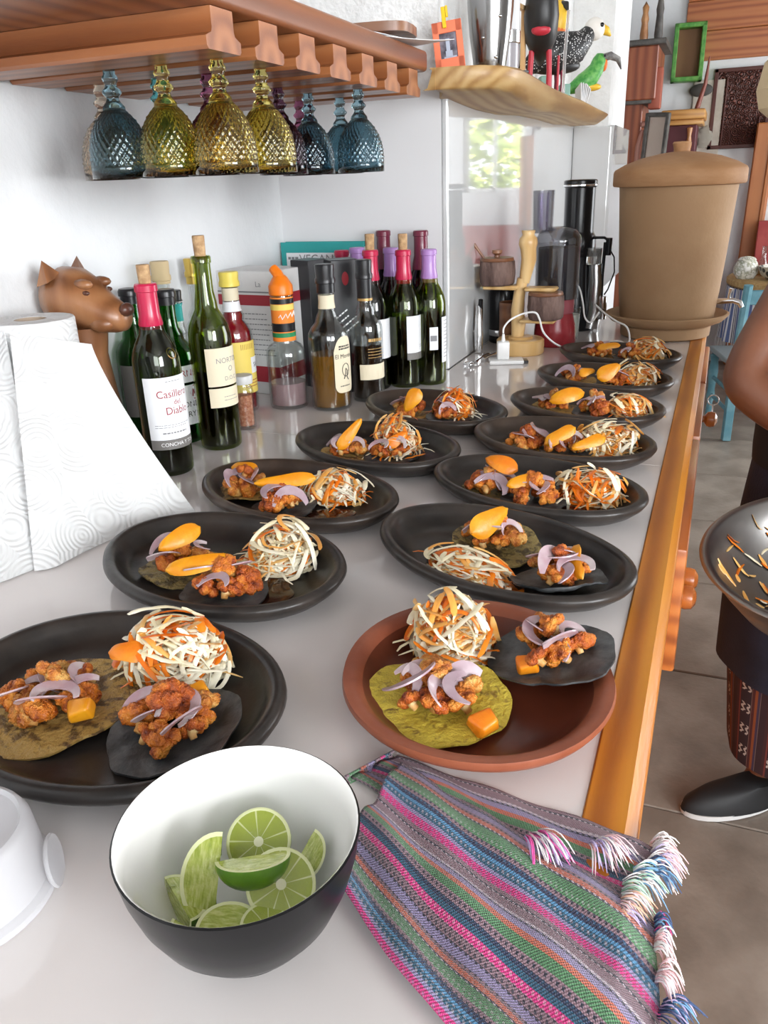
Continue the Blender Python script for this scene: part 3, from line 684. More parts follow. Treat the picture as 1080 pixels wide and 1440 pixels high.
def lime_half(label, loc, rot, sc=1.0):
    t = thing('lime_half', label, 'lime', loc, 0, 'cut limes in the bowl', rot); t.scale = (sc,)*3
    prof = [(LR*math.sin(p), -LR*1.12*math.cos(p)) for p in [PI/2*k/10 for k in range(11)]]
    MB().lathe(prof, 36).build('rind', rind_m, t, angle=179)
    MB().lathe([(LR, 0), (LR*.99, .0006), (LR*.90, .0004)], 36).build('pith', pith_m, t, angle=179)
    MB().lathe([(LR*.90, .0004), (LR*.6, .0009), (LR*.16, .0006), (0, -.0006)], 36).build('flesh', flesh_r, t, angle=179)
    return t
def basis(x, y, z): return Matrix((x, y, z)).transposed()
def wedge_rot(span, n, a):          # turn a wedge so that one cut face has normal n and its long axis lies along a
    n = Vector(n).normalized(); a = Vector(a); a = (a-n*a.dot(n)).normalized(); d = a.cross(n); a0 = -span/2
    L = basis(Vector((math.cos(a0), math.sin(a0), 0)), Vector((0, 0, 1)), Vector((math.sin(a0), -math.cos(a0), 0)))
    return tuple((basis(d, a, n) @ L.inverted()).to_euler())
def half_rot(n): return tuple(Vector((0, 0, 1)).rotation_difference(Vector(n).normalized()).to_euler())
bx, by, bz = -.228, .307, C
def wedge(label, p, n, a, span, sc): lime_wedge(label, (bx+p[0]*.92-.003, by+p[1]*.92-.004, bz+p[2]*.94), wedge_rot(span, n, a), span, sc*.88)
def half(label, p, n, sc): lime_half(label, (bx+p[0]*.92-.003, by+p[1]*.92-.004, bz+p[2]*.94), half_rot(n), sc*.88)
wedge('tall lime wedge standing upright in the middle of the bowl', (-.010, -.006, .047), (.30, -.70, .62), (.10, -.45, -.85), 1.3, 1.12)
wedge('lime wedge showing green rind resting on top of the pile', (.008, .010, .058), (-.12, .30, .95), (.75, .60, -.05), 1.7, .95)
half('large lime half with cut face toward the right of the bowl', (.030, .006, .045), (.42, -.45, .80), 1.02)
half('lime half leaning at the back of the bowl', (.000, .030, .049), (.25, -.62, .75), 1.0)
wedge('small lime wedge lying at the left of the bowl', (-.034, -.020, .036), (.10, .15, .97), (-.80, .50, .0), 1.5, .86)
wedge('lime wedge lying flat at the front of the bowl', (.012, -.030, .034), (.25, -.35, .90), (-.9, -.3, .1), 1.5, .85)
half('lime half lying low at the front right of the bowl', (.034, -.020, .036), (.30, -.05, .95), .80)
wedge('lime wedge seen edge on at the far right of the bowl', (.030, .034, .044), (.45, -.60, .65), (.3, .5, .6), 1.0, .72)
wedge('lime wedge tucked under the upright one at the front left', (-.010, -.034, .031), (.20, -.50, .84), (.8, -.3, .3), 1.2, .72)
# ================================================================== STRIPED CLOTH
def cloth_mat():
    m, nt, b = new_mat('striped_handwoven_cotton')
    uv = nt.nodes.new('ShaderNodeUVMap'); sp = nt.nodes.new('ShaderNodeSeparateXYZ'); nt.links.new(uv.outputs[0], sp.inputs[0])
    U, V = sp.outputs['X'], sp.outputs['Y']
    fr = math_(nt, 'FRACT', math_(nt, 'MULTIPLY', V, 1/.104))
    navy, teal, blue, pink, lil, mau, grn, cor, dk, pale = (.018, .028, .075), (.022, .10, .17), (.08, .25, .44), (.68, .03, .22), (.30, .25, .43), (.27, .165, .20), (.085, .23, .10), (.56, .13, .07), (.03, .03, .05), (.62, .52, .58)
    seq = [(mau, .05), (dk, .02), (mau, .035), (pink, .055), (lil, .02), (teal, .04), (blue, .02), (navy, .035), (mau, .03), (grn, .05), (grn, .05), (dk, .018), (cor, .05), (mau, .03), (lil, .055), (dk, .015), (mau, .05), (pink, .045), (teal, .03),
           (navy, .025), (mau, .04), (grn, .06), (cor, .04), (lil, .05), (dk, .018), (pale, .03), (mau, .04)]
    tot = sum(s for _, s in seq); st = []; acc = 0
    for c, s in seq: st.append((acc/tot, c)); acc += s
    base = ramp(nt, fr, st, 'CONSTANT')
    alt = [navy, pale, pale, lil, pink, pale, navy, blue, dk, pale, dk, pale, pale, dk, dk, lil, dk, pale, navy, teal, dk, dk, mau, mau, lil, dk, dk]
    dash = ramp(nt, fr, [(st[i][0], alt[i]) for i in range(len(st))], 'CONSTANT')
    onoff = [0, 1, 0, .45, 0, .45, 0, .35, 1, .35, .2, 1, .25, 1, .2, 1, .9, .4, .4, .35, 1, .2, .25, .2, 1, .6, 0]
    amt = ramp(nt, fr, [(st[i][0], (onoff[i],)*3) for i in range(len(st))], 'CONSTANT')
    sq = math_(nt, 'GREATER_THAN', math_(nt, 'SINE', math_(nt, 'MULTIPLY', U, 2*PI/.0042)), .15)
    sq2 = math_(nt, 'GREATER_THAN', math_(nt, 'SINE', math_(nt, 'MULTIPLY', V, 2*PI/.0032)), -.3)
    col = mixc(nt, math_(nt, 'MULTIPLY', math_(nt, 'MULTIPLY', sq, sq2), amt), base, dash)
    wv = math_(nt, 'MULTIPLY', math_(nt, 'SINE', math_(nt, 'MULTIPLY', U, 2*PI/.0021)), math_(nt, 'SINE', math_(nt, 'MULTIPLY', V, 2*PI/.0019)))
    col2 = mixc(nt, math_(nt, 'MULTIPLY', math_(nt, 'GREATER_THAN', wv, .55), .16), col, (.66, .56, .60))
    nt.links.new(col2, b.inputs['Base Color']); b.inputs['Roughness'].default_value = .85; b.inputs['Sheen Weight'].default_value = .25
    bump(nt, b, wv, .6, .0012); return m
cloth_m = cloth_mat()
tw = thing('striped_cloth', 'striped handwoven cloth with colourful fringe beside the lime bowl', 'cloth', (0, 0, C))
def lerp(a, b, t): return a+(b-a)*t
def quad(c00, c10, c11, c01, u, v):
    return (lerp(lerp(c00[0], c10[0], u), lerp(c01[0], c11[0], u), v), lerp(lerp(c00[1], c10[1], u), lerp(c01[1], c11[1], u), v))
def droop(x, z):   # past the wooden edge the cloth bends down
    e = x-(-.010)
    return z if e < 0 else z-.35*e-6*e*e
def cloth_layer(name, corners, z0, amp, nu, nv, len_u, len_v, v_off, seed, ruffle, edge):
    def fn(u, v):
        x, y = quad(*corners, u, v)
        x += edge*math.sin(v*9+seed)*u; y += .004*math.sin(u*7+seed)*(1-v)
        s = v*len_v/.030*2*PI*.5
        z = z0+amp*(.5+.5*math.sin(s+1.3*math.sin(u*2.6+seed)+ruffle*u))*(.35+.65*math.sin(PI*min(1, max(0, v*.9+.08))))+.0012*math.sin(u*19+v*13)
        return (x, y, droop(x, z))
    mb = MB(); mb.sheet(fn, nu, nv, .0016); me = mb.mesh(name, cloth_m, angle=179)
    uvs = [(i/(nu-1)*len_u, v_off+j/(nv-1)*len_v) for _ in range(2) for j in range(nv) for i in range(nu)]
    set_uv(me, uvs); return link(name, me, tw), fn
lower, fn_lo = cloth_layer('lower_fold', ((-.222, .446), (-.020, .378), (.004, .458), (-.197, .486)), .0016, .003, 60, 30, .215, .085, .030, 1.0, .5, .003)
upper, fn_up = cloth_layer('upper_fold', ((-.196, .352), (.012, .215), (.012, .395), (-.190, .476)), .0050, .0125, 90, 70, .235, .155, .012, 2.2, 1.4, .004)
# rolled edge where the cloth is folded back at the left
def fn_roll(u, v):
    a = -PI*.5+PI*v; p = (lerp(-.222, -.198, u), lerp(.444, .484, u)); r = .0042
    return (p[0]-r*math.cos(a)*.8, p[1]+r*math.cos(a)*.4, .0046+r*math.sin(a)*.9)
mb = MB(); mb.sheet(fn_roll, 24, 9, .0014); me = mb.mesh('rolled_edge', cloth_m, angle=179)
set_uv(me, [(j/8*.012, .03+i/23*.05) for _ in range(2) for j in range(9) for i in range(24)]); link('rolled_edge', me, tw)
yarn = {n: pm(n+'_yarn', c, rough=.8) for n, c in (('white', (.78, .74, .74)), ('pink', (.72, .10, .34)), ('rose', (.78, .50, .52)), ('blue', (.16, .32, .50)), ('lilac', (.50, .42, .66)), ('mint', (.42, .66, .50)), ('peach', (.84, .52, .36)), ('navy', (.05, .09, .2)))}
def tassel(p, d, L, cols, n=26, seed=0, spread=.5, lab=None):
    qq = random.Random(seed); mb = MB(); p = Vector(p); d = Vector(d).normalized(); sd = d.cross(Vector((0, 0, 1))).normalized()
    for k in range(n):
        s = qq.uniform(-1, 1); o = p+sd*s*.0065+Vector((0, 0, qq.uniform(-.001, .003)))
        dd = (d+sd*s*spread+Vector((0, 0, qq.uniform(-.25, .3)))).normalized(); l = L*qq.uniform(.65, 1.1); w1 = qq.uniform(-.3, .3)
        pts = []
        for i in range(6):
            t = i/5; q3 = o+dd*l*t+sd*w1*l*t*t*.8+Vector((0, 0, .006*math.sin(PI*t)-.010*t*t))
            pts.append((q3.x, q3.y, max(q3.z, droop(q3.x, .0008)-.004)))
        mb.tube(pts, [.00055]*5+[.0003], 4, mi=qq.randrange(len(cols)))
    o = mb.build('tassel', [yarn[c] for c in cols], tw, angle=179)
    if lab: o['label'] = lab
lo_end = [fn_lo(1, v) for v in (.04, .2, .38, .55, .72, .88, .98)]
for k, p in enumerate(lo_end):
    cs = [('lilac', 'white'), ('peach', 'rose', 'white'), ('mint', 'white', 'mint'), ('mint', 'blue', 'white'), ('blue', 'navy', 'white'), ('white', 'rose', 'lilac'), ('rose', 'white')][k]
    tassel(p, (1, -.15+.1*k-.3*(k < 2), .1), .021, cs, 34, k, .35)
tassel((-.076, .428, .012), (.75, -.8, .1), .030, ('pink', 'white', 'lilac', 'white'), 44, 30, .4)
tassel((-.034, .440, .009), (.6, -.6, .15), .026, ('white', 'rose', 'lilac'), 36, 31, .4)
up_end = [fn_up(1, v) for v in (.98, .90, .80, .70, .60, .50, .42)]
for k, p in enumerate(up_end):
    cs = [('blue', 'pink', 'navy'), ('rose', 'white'), ('white', 'rose'), ('blue', 'lilac', 'navy'), ('peach', 'rose', 'white'), ('pink', 'white', 'rose'), ('white', 'mint', 'peach')][k]
    tassel(p, (1, .1-.12*k, .2), [.012, .013, .015, .022, .024, .026, .026][k], cs, 30, 60+k, .5)

# ================================================================== PLASTIC TUB
poly_m = pm('cloudy_plastic', (.90, .90, .93), rough=.3, trans=.35, ior=1.1, spec=.5, alpha=.45)
tb = thing('plastic_tub', 'cloudy plastic tub lying upside down at the left edge', 'tub', (-.420, .263, C+.0004))
b = MB(); b.lathe([(.0565, 0), (.058, .001), (.058, .006), (.0555, .008), (.0535, .009), (.0495, .046), (.0465, .052), (.0435, .0535), (.0415, .0505), (0, .0505), (0, .0495), (.041, .0495), (.0455, .0505), (.0485, .045), (.0525, .009), (.0565, .0)], 56)
b.build('body', poly_m, tb, angle=50)
for a in (R_(35), R_(-62)):
    b = MB(); b.lathe([(0, 0), (.017, 0), (.018, .0015), (.017, .003), (.013, .0032), (0, .0032)], 24, Matrix.Translation((.0565*math.cos(a), .0565*math.sin(a), .0145)) @ Matrix.Rotation(a, 4, 'Z') @ Matrix.Rotation(R_(82), 4, 'Y'))
    b.build('lid_tab', poly_m, tb)

# ================================================================== PAPER TOWELS
def towel_mat():
    m, nt, b = new_mat('embossed_kitchen_paper'); vec = mapped(nt)
    vo = nt.nodes.new('ShaderNodeTexVoronoi'); vo.inputs['Scale'].default_value = 17; nt.links.new(vec, vo.inputs['Vector'])
    rg = math_(nt, 'SINE', math_(nt, 'MULTIPLY', vo.outputs['Distance'], 60))
    b.inputs['Base Color'].default_value = (.72, .73, .73, 1); b.inputs['Roughness'].default_value = .9
    b.inputs['Subsurface Weight'].default_value = .1; b.inputs['Subsurface Radius'].default_value = (.01, .01, .01); b.inputs['Subsurface Scale'].default_value = 1
    bump(nt, b, rg, .5, .0014); return m
paper_m = towel_mat(); core_m = pm('cardboard_core', (.42, .33, .25), rough=.8)
pt = thing('paper_towel_roll', 'white kitchen paper roll with a loose sheet hanging to the worktop', 'paper towels', (-.893, .885, C))
b = MB(); b.lathe([(.0215, .002), (.058, 0), (.0595, .002), (.0595, .268), (.058, .270), (.0225, .270), (.0215, .268), (.0215, .002)], 56); b.build('roll', paper_m, pt)
b = MB(); b.lathe([(.0215, .003), (.0215, .2695), (.0195, .2695), (.0195, .003), (.0215, .003)], 32); b.build('core', core_m, pt)
def fn_sheet(u, v):       # u: left to right, v: top to bottom; draped from the roll out over the worktop
    tops = [(.020, -.060), (.052, -.048), (.084, -.030), (.110, -.010)]
    bots = [(.150, -.222), (.168, -.190), (.196, -.075), (.236, .000)]
    t = u*3; i = min(2, int(t)); f = t-i
    tx, ty = lerp(tops[i][0], tops[i+1][0], f), lerp(tops[i][1], tops[i+1][1], f)
    px, py = lerp(bots[i][0], bots[i+1][0], f), lerp(bots[i][1], bots[i+1][1], f)
    z = lerp(.262-.022*u, .002, v); w1 = v**(1.05+.25*u)
    wav = .006*math.sin(u*9)*v
    return (lerp(tx, px, w1)+wav, lerp(ty, py, w1)-wav*.5, max(z, .0015))
b = MB(); b.sheet(fn_sheet, 48, 40, .0012); b.build('loose_sheet', paper_m, pt, angle=60)
def fn_sheet2(u, v):      # the neighbouring flap further left
    tx, ty = lerp(-.052, .012, u), lerp(-.032, -.061, u); px, py = lerp(.100, .152, u), lerp(-.345, -.206, u)
    return (lerp(tx, px, v**1.3), lerp(ty, py, v**1.3)+.004*math.sin(u*8)*v, max(lerp(.262, .002, v), .0015))
b = MB(); b.sheet(fn_sheet2, 30, 30, .0012); b.build('loose_flap', paper_m, pt, angle=60)

# ================================================================== CARVED WOODEN CAT
cat_w = wood('carved_brown_wood', [(.15, .055, .020), (.27, .11, .042), (.36, .165, .07)], 'Z', 14, .4, .3)
cat_dk = pm('dark_carved_nose', (.09, .035, .022), rough=.35)
ct_ = thing('carved_cat_figure', 'carved brown wooden wild cat figure behind the paper towels', 'figurine', (-.945, 1.045, C), R_(2)); ct_.scale = (1.07, 1.07, 1.03)
def loft(mb, rings, n=28, mi=0):
    vs = []; fs = []
    for (c, ax, ay, az) in rings:      # ring in a plane spanned by ax, ay vectors
        for i in range(n):
            t = 2*PI*i/n; vs.append(Vector(c)+Vector(ax)*math.cos(t)+Vector(ay)*math.sin(t))
    k = len(rings)
    for j in range(k-1):
        for i in range(n): fs.append([j*n+i, j*n+(i+1) % n, (j+1)*n+(i+1) % n, (j+1)*n+i])
    fs.append(list(range(n))[::-1]); fs.append([(k-1)*n+i for i in range(n)])
    mb.add(vs, fs, mi)
b = MB()
loft(b, [((0, 0, 0), (.05, 0, 0), (0, .042, 0), 0), ((0, 0, .05), (.046, 0, 0), (0, .040, 0), 0), ((-.004, 0, .12), (.038, 0, 0), (0, .036, 0), 0), ((-.006, 0, .18), (.034, 0, 0), (0, .034, 0), 0), ((0, 0, .225), (.036, 0, 0), (0, .036, 0), 0)])
b.build('body', cat_w, ct_)
b = MB()   # head looks along +x
hr = [(-.052, .268, .010, .012), (-.044, .268, .034, .034), (-.020, .270, .045, .046), (.005, .268, .046, .046), (.028, .260, .040, .040), (.046, .249, .032, .032), (.062, .243, .027, .026), (.076, .240, .021, .020), (.082, .239, .010, .011)]
loft(b, [((x, 0, z), (0, wy, 0), (0, 0, wz), 0) for x, z, wy, wz in hr])
for s in (-1, 1):   # brow ridges and cheeks
    b.ico((.028, s*.021, .291), .012, 2, scale=(1.5, .8, .7)); b.ico((.050, s*.016, .233), .017, 2, scale=(1.3, 1, .8))
hd = b.build('head', cat_w, ct_, angle=179)
for s in (-1, 1):
    b = MB(); vs = [(-.030, s*.018, .300), (-.006, s*.020, .306), (-.012, s*.046, .296), (-.034, s*.044, .290), (-.022, s*.038, .328)]
    b.add(vs, [[0, 1, 2, 3], [0, 1, 4], [1, 2, 4], [2, 3, 4], [3, 0, 4]]); b.build('ear', cat_w, hd, smooth=False)
    b = MB(); b.ico((.036, s*.026, .279), .0065, 2, scale=(1, .7, .6)); b.build('eye', cat_dk, hd)
b = MB(); b.ico((.083, 0, .252), .0125, 2, scale=(.7, 1.15, .85)); b.build('nose', cat_dk, hd)

# ================================================================== BOTTLES
def glass(name, col, rough=0.0): return pm(name, col, rough=rough, trans=1, ior=1.48, spec=.5)
def thin_glass(name, col, gl=.05):
    """thin walled bottle glass: tinted see-through with a mirror sheen that grows at grazing angles"""
    if name in MATS: return MATS[name]
    m, nt, b = new_mat(name); nt.nodes.remove(b)
    tr = nt.nodes.new('ShaderNodeBsdfTransparent'); tr.inputs[0].default_value = (*col, 1); g = nt.nodes.new('ShaderNodeBsdfGlossy'); g.inputs['Roughness'].default_value = .03
    lw = nt.nodes.new('ShaderNodeLayerWeight'); lw.inputs['Blend'].default_value = .5
    f = math_(nt, 'ADD', math_(nt, 'MULTIPLY', math_(nt, 'POWER', lw.outputs['Facing'], 4.0), .75), gl)
    mx = nt.nodes.new('ShaderNodeMixShader'); nt.links.new(f, mx.inputs[0]); nt.links.new(tr.outputs[0], mx.inputs[1]); nt.links.new(g.outputs[0], mx.inputs[2])
    nt.links.new(mx.outputs[0], nt.nodes['Material Output'].inputs['Surface']); MATS[name] = m; return m
g_olive = thin_glass('olive_wine_glass', (.56, .63, .20), .06); g_dark = thin_glass('dark_wine_glass', (.16, .20, .07), .06); g_green = thin_glass('emerald_glass', (.12, .55, .16), .06); g_clear = thin_glass('clear_bottle_glass', (.93, .945, .94), .06)
wine_m = pm('red_wine', (.006, .002, .003), rough=.05); rum_m = pm('amber_spirit', (.27, .115, .010), rough=.05, alpha=.72)
cork_m = pm('cork', (.40, .24, .12), rough=.85, col2=(.58, .38, .20), ns=90, detail=5, bmp=.4, bs=140)
cap_red = pm('crimson_capsule', (.50, .015, .065), rough=.3, coat=.3); cap_lil = pm('lilac_capsule', (.40, .22, .52), rough=.35, coat=.2); cap_mar = pm('maroon_capsule', (.14, .012, .035), rough=.3, coat=.3)
cap_blk = pm('black_cap', (.012, .012, .014), rough=.3); cap_gold = pm('gold_cap', (.60, .42, .10), rough=.3, metal=.8); cap_yel = pm('yellow_cap', (.75, .60, .10), rough=.4); cap_org = pm('orange_spout', (.85, .20, .01), rough=.35); cap_beige = pm('beige_wooden_cap', (.62, .48, .28), rough=.6)
lab_w = pm('white_paper_label', (.80, .81, .83), rough=.6); lab_c = pm('cream_paper_label', (.72, .64, .47), rough=.6); lab_y = pm('yellow_paper_label', (.80, .62, .14), rough=.6); lab_g = pm('grey_paper_label', (.17, .16, .15), rough=.5)
lab_tl = pm('teal_label', (.03, .42, .42), rough=.5)
ink = pm('black_ink', (.02, .02, .02), rough=.6); ink_red = pm('red_ink', (.30, .01, .02), rough=.6); ink_grey = pm('grey_ink', (.22, .22, .23), rough=.6); ink_w = pm('white_ink', (.85, .85, .85), rough=.6); ink_gold = pm('gold_ink', (.45, .28, .10), rough=.45, metal=.4); ink_or = pm('orange_ink', (.85, .24, .03), rough=.6); ink_gr = pm('green_ink', (.02, .22, .08), rough=.6)
def scale_prof(prof, r, h, nk): return prof
def wine_profile(r, h, neck=.0148, sh=.62, tall=.0):
    zs = h*sh
    return [(0, .006), (r*.6, .003), (r*.9, 0), (r*.985, .004), (r, .012), (r, zs-.02), (r*.985, zs), (r*.90, zs+.014), (r*.72, zs+.028), (r*.54, zs+.040), (neck+.003, zs+.054), (neck, zs+.07), (neck*.97, h-.02), (neck*.97, h-.012), (neck+.0015, h-.011), (neck+.0015, h-.002), (neck, h)]
def flask_profile(r, h, neck=.013, sh=.62):
    zs = h*sh
    return [(0, .004), (r*.8, .002), (r*.93, 0), (r, .006), (r, zs-.012), (r*.97, zs), (r*.82, zs+.012), (r*.6, zs+.022), (neck*1.5, zs+.032), (neck*1.12, zs+.044), (neck, zs+.06), (neck, h-.012), (neck+.002, h-.011), (neck+.002, h-.003), (neck, h)]
def shell(prof, th=.0028):
    inn = [(max(r-th, 0), z+(th if r < prof[-1][0]*1.2+.02 and z < .02 else 0)) for r, z in prof]
    inn = [(r, max(z, .006)) for r, z in inn]
    return prof+[(prof[-1][0]-th, prof[-1][1])]+inn[::-1][1:]
def level(prof, zl, th=.0036):
    rb = next(r for r, z in prof if z >= .004 and r > .01); out = [(0, .0075), (max(0, rb-th), .0075)]
    for k, (r, z) in enumerate(prof):
        if z <= .006: continue
        if z >= zl:
            r0, z0 = prof[k-1]; f = (zl-z0)/max(1e-6, z-z0); out.append((max(0, r0+(r-r0)*f-th), zl)); break
        out.append((max(0, r-th), max(z, .0075)))
    out.append((0, zl)); return out
def band(name, m, prof, z0, z1, parent, a0=None, a1=None, off=.0005, n=40, steps=6, th=.0004):
    def rad(z):
        for k in range(len(prof)-1):
            (r0, za), (r1, zb) = prof[k], prof[k+1]
            if za <= z <= zb and zb > za: return r0+(r1-r0)*(z-za)/(zb-za)
        return prof[-1][0]
    b = MB(); zz = [z0+(z1-z0)*k/steps for k in range(steps+1)]
    pr = [(rad(z)+off, z) for z in zz]
    ring = pr+[(r+th, z) for r, z in pr[::-1]]+[pr[0]]
    if a0 is None: b.lathe(ring, n)
    else:
        b.lathe(ring, n, a0=a0, a1=a1)
    return b.build(name, m, parent, angle=50)
def bottle(name, label, loc, rz, prof, gm, liquid=None, zl=0, cap=None, cork=0, n=44, cat='bottle', group=None, sx=(1, 1)):
    t = thing(name, label, cat, (loc[0], loc[1], C+.0003), rz, group)
    t.scale = (sx[0], sx[1], 1)
    b = MB(); b.lathe(shell(prof), n); b.build('glass', gm, t, angle=50)
    if liquid: MB().lathe(level(prof, zl), n).build('liquid', liquid, t, angle=50)
    h = prof[-1][1]; nk = prof[-1][0]
    if cap:
        m, z0, ex, hh = cap     # material, start height, extra radius, top height
        pr = [(r+ex, z) for r, z in prof if z >= z0-.0001 and r < nk*1.9]
        if not pr or pr[0][1] > z0+.003: pr = [(nk+ex, z0)]+pr
        pr = [(max(r, nk+ex*.8) if z > h-.03 else r, z) for r, z in pr if z < hh-.003]+[(nk+ex+.0012, hh-.003), (nk+ex, hh-.0006), (nk*.8, hh), (0 if not cork else .008, hh)]
        c = MB(); c.lathe([(pr[0][0]-.001, pr[0][1])]+pr, 36); c.build('cap', m, t, angle=40)
    if cork:
        c = MB(); c.lathe([(.0092, h-.01), (.0094, h+.001), (.0102, h+cork-.002), (.0096, h+cork), (0, h+cork)], 24); c.build('cork', cork_m, t, angle=40)
    return t
def print_lines(mb, n, r, z0, dz, ang, wid, hh=.0012, seed=0):
    """rows of small print too small to read: short dashes on a round label"""
    qq = random.Random(seed)
    for k in range(n):
        a = ang-wid/2/r; end = ang+wid/2/r*qq.uniform(.55, 1)
        while a < end:
            l = qq.uniform(.002, .006)/r; z = z0-k*dz
            vs = [(r*math.cos(a+l*f), r*math.sin(a+l*f), z+d) for d in (-hh/2, hh/2) for f in (0, .5, 1)]
            mb.add(vs, [[0, 1, 4, 3], [1, 2, 5, 4]]); a += l+.0012/r
def print_flat(mb, n, wid, dz, M, hh=.0015, seed=0):
    qq = random.Random(seed)
    for k in range(n):
        a = -wid/2; end = wid/2*qq.uniform(.5, 1)
        while a < end:
            l = qq.uniform(.003, .009); z = -k*dz
            mb.add([(a, z, 0), (a+l, z, 0), (a+l, z+hh, 0), (a, z+hh, 0)], [[0, 1, 2, 3]], 0, M); a += l+.002
WB = 'opened wine bottles at the back of the worktop'
# 1 white label, crimson capsule
PR = wine_profile(.0375, .300)
t = bottle('wine_bottle', 'wine bottle with crimson neck, white label and broken cork beside the paper towels', (-.808, 1.040), R_(-27), PR, thin_glass('green_wine_glass', (.36, .46, .15), .06), wine_m, .150, (cap_red, .232, .0012, .3012), .028)
lb = band('label', lab_w, PR, .062, .162, t, R_(-66), R_(66)); x = MB(); y_ = MB()
text_wrap(x, 'Casillero', .017, .0386, .135, R_(6), .95); text_wrap(x, 'del', .011, .0386, .1215, R_(12)); text_wrap(x, 'Diablo', .017, .0386, .108, R_(12), .95); x.build('lettering', ink_red, lb, smooth=False)
print_lines(y_, 1, .0386, .073, .004, R_(4), .05, .0022, 1); print_lines(y_, 2, .0386, .086, .0035, R_(-5), .06, .0009, 2); print_lines(y_, 1, .0386, .155, .004, R_(10), .03, .0012, 3); y_.build('lettering', ink_grey, lb, smooth=False)
lb = band('lower_label', lab_g, PR, .046, .0615, t, R_(-66), R_(66)); x = MB(); text_wrap(x, 'CONCHA Y TORO', .0085, .0386, .054, R_(12)); x.build('lettering', ink_w, lb, smooth=False)
x = MB(); M = Matrix.Rotation(R_(22), 4, 'Z') @ Matrix.Translation((.0325, 0, .196)) @ Matrix.Rotation(R_(64), 4, 'Y')
x.tube([(math.cos(a)*.0085, math.sin(a)*.0085, 0) for a in [2*PI*k/20 for k in range(20)]], .0009, 6, closed=True, M=M); x.tube([(math.cos(a)*.004, math.sin(a)*.004, 0) for a in [2*PI*k/14 for k in range(11)]], .0009, 6, M=M); x.build('seal_emblem', ink_gold, t)
# 2 tall cream label
PN = wine_profile(.0365, .328, .0152, .615)
t = bottle('wine_bottle', 'tall wine bottle with cream label and upright cork, front of the left group', (-.800, 1.183), R_(-22), PN, g_olive, wine_m, .140, None, .032)
lb = band('label', lab_c, PN, .115, .180, t, R_(-52), R_(52)); x = MB(); text_wrap(x, 'NORTON', .0125, .0376, .158, R_(16)); text_wrap(x, 'O', .013, .0376, .143, R_(16)); text_wrap(x, 'D.O.C.', .010, .0376, .127, R_(16)); x.build('lettering', ink_grey, lb, smooth=False)
lb = band('lower_label', lab_c, PN, .078, .1115, t, R_(-52), R_(52)); x = MB(); print_lines(x, 2, .0376, .096, .006, R_(10), .03, .0012, 4); x.build('lettering', ink_grey, lb, smooth=False)
# 3, 4 green gin bottles
PG = flask_profile(.0390, .270, .0145, .60)
def gin(loc, label, rz, full):
    t = bottle('gin_bottle', label, loc, rz, PG, g_green, None, 0, (cap_blk, .245, .0022, .272), 0, group='green gin bottles')
    if full:
        lb = band('label', lab_w, PG, .112, .142, t, R_(-60), R_(60)); x = MB(); text_wrap(x, 'BURNETTS', .0165, .0400, .128, R_(8)); x.build('lettering', ink_red, lb, smooth=False)
        lb = band('lower_label', lab_w, PG, .035, .107, t, R_(-60), R_(60)); x = MB(); text_wrap(x, 'LONDON', .0145, .0400, .072, R_(14)); text_wrap(x, 'DRY GIN', .0145, .0400, .054, R_(14)); x.build('lettering', ink, lb, smooth=False)
        x = MB(); text_wrap(x, '\u2666', .026, .0400, .092, R_(14)); x.tube([(.0401*math.cos(R_(a)), .0401*math.sin(R_(a)), z) for a, z in ((8, .086), (11, .099), (14, .090), (17, .099), (20, .086))], .0012, 5); x.build('crest', ink_red, lb, smooth=False)
    else:
        band('label', lab_g, PG, .045, .140, t, R_(-70), R_(70))
    return t
gin((-.893, 1.199), 'green gin bottle with white printed label between the two tall wines', R_(-22), True)
gin((-.973, 1.203), 'green gin bottle with black cap half hidden by the carved cat', R_(-40), False)
# 5 clear bottle with beige cap, 6 gold cap, 7 small teal label
PC = flask_profile(.032, .285, .0135, .58)
bottle('liquor_bottle', 'clear bottle with ribbed beige cap behind the crimson wine', (-.973, 1.302), 0, PC, g_clear, None, 0, (cap_beige, .268, .003, .309))
PD = flask_profile(.031, .280, .0125, .58)
bottle('liquor_bottle', 'clear bottle with gold cap behind the tall cream label wine', (-.978, 1.414), 0, PD, g_clear, None, 0, (cap_gold, .255, .0028, .3045))
PT = flask_profile(.022, .245, .011, .62)
t = bottle('small_bottle', 'slim bottle with teal label and black cap beside the gin', (-.921, 1.263), R_(-30), PT, g_clear, None, 0, (cap_blk, .24, .002, .262)); band('label', lab_tl, PT, .206, .238, t)
# 8 red syrup bottle
red_m = pm('red_syrup', (.26, .003, .012), rough=.1)
PS = flask_profile(.036, .262, .0155, .62)
t = bottle('syrup_bottle', 'red syrup bottle with yellow cap and yellow label behind the tall wine', (-.895, 1.412), R_(-22), PS, g_clear, red_m, .222, (cap_yel, .250, .003, .279))
band('neck_label', lab_c, PS, .224, .248, t); band('neck_label', lab_w, PS, .203, .222, t)
lb = band('label', lab_y, PS, .040, .145, t, R_(-50), R_(60)); x = MB(); print_lines(x, 3, .0371, .066, .006, R_(14), .04, .0018, 5); x.build('lettering', ink_red, lb, smooth=False)
x = MB()
for k in range(9): text_wrap(x, 'I', .016, .0371, .134, R_(-20+6*k))
x.build('stripes', pm('ochre_ink', (.5, .3, .05), rough=.6), lb, smooth=False)
lb2 = band('round_seal', lab_w, PS, .080, .112, t, R_(12), R_(52), .0010); x = MB(); text_wrap(x, 'SA', .013, .0378, .096, R_(32)); x.build('lettering', ink, lb2, smooth=False)
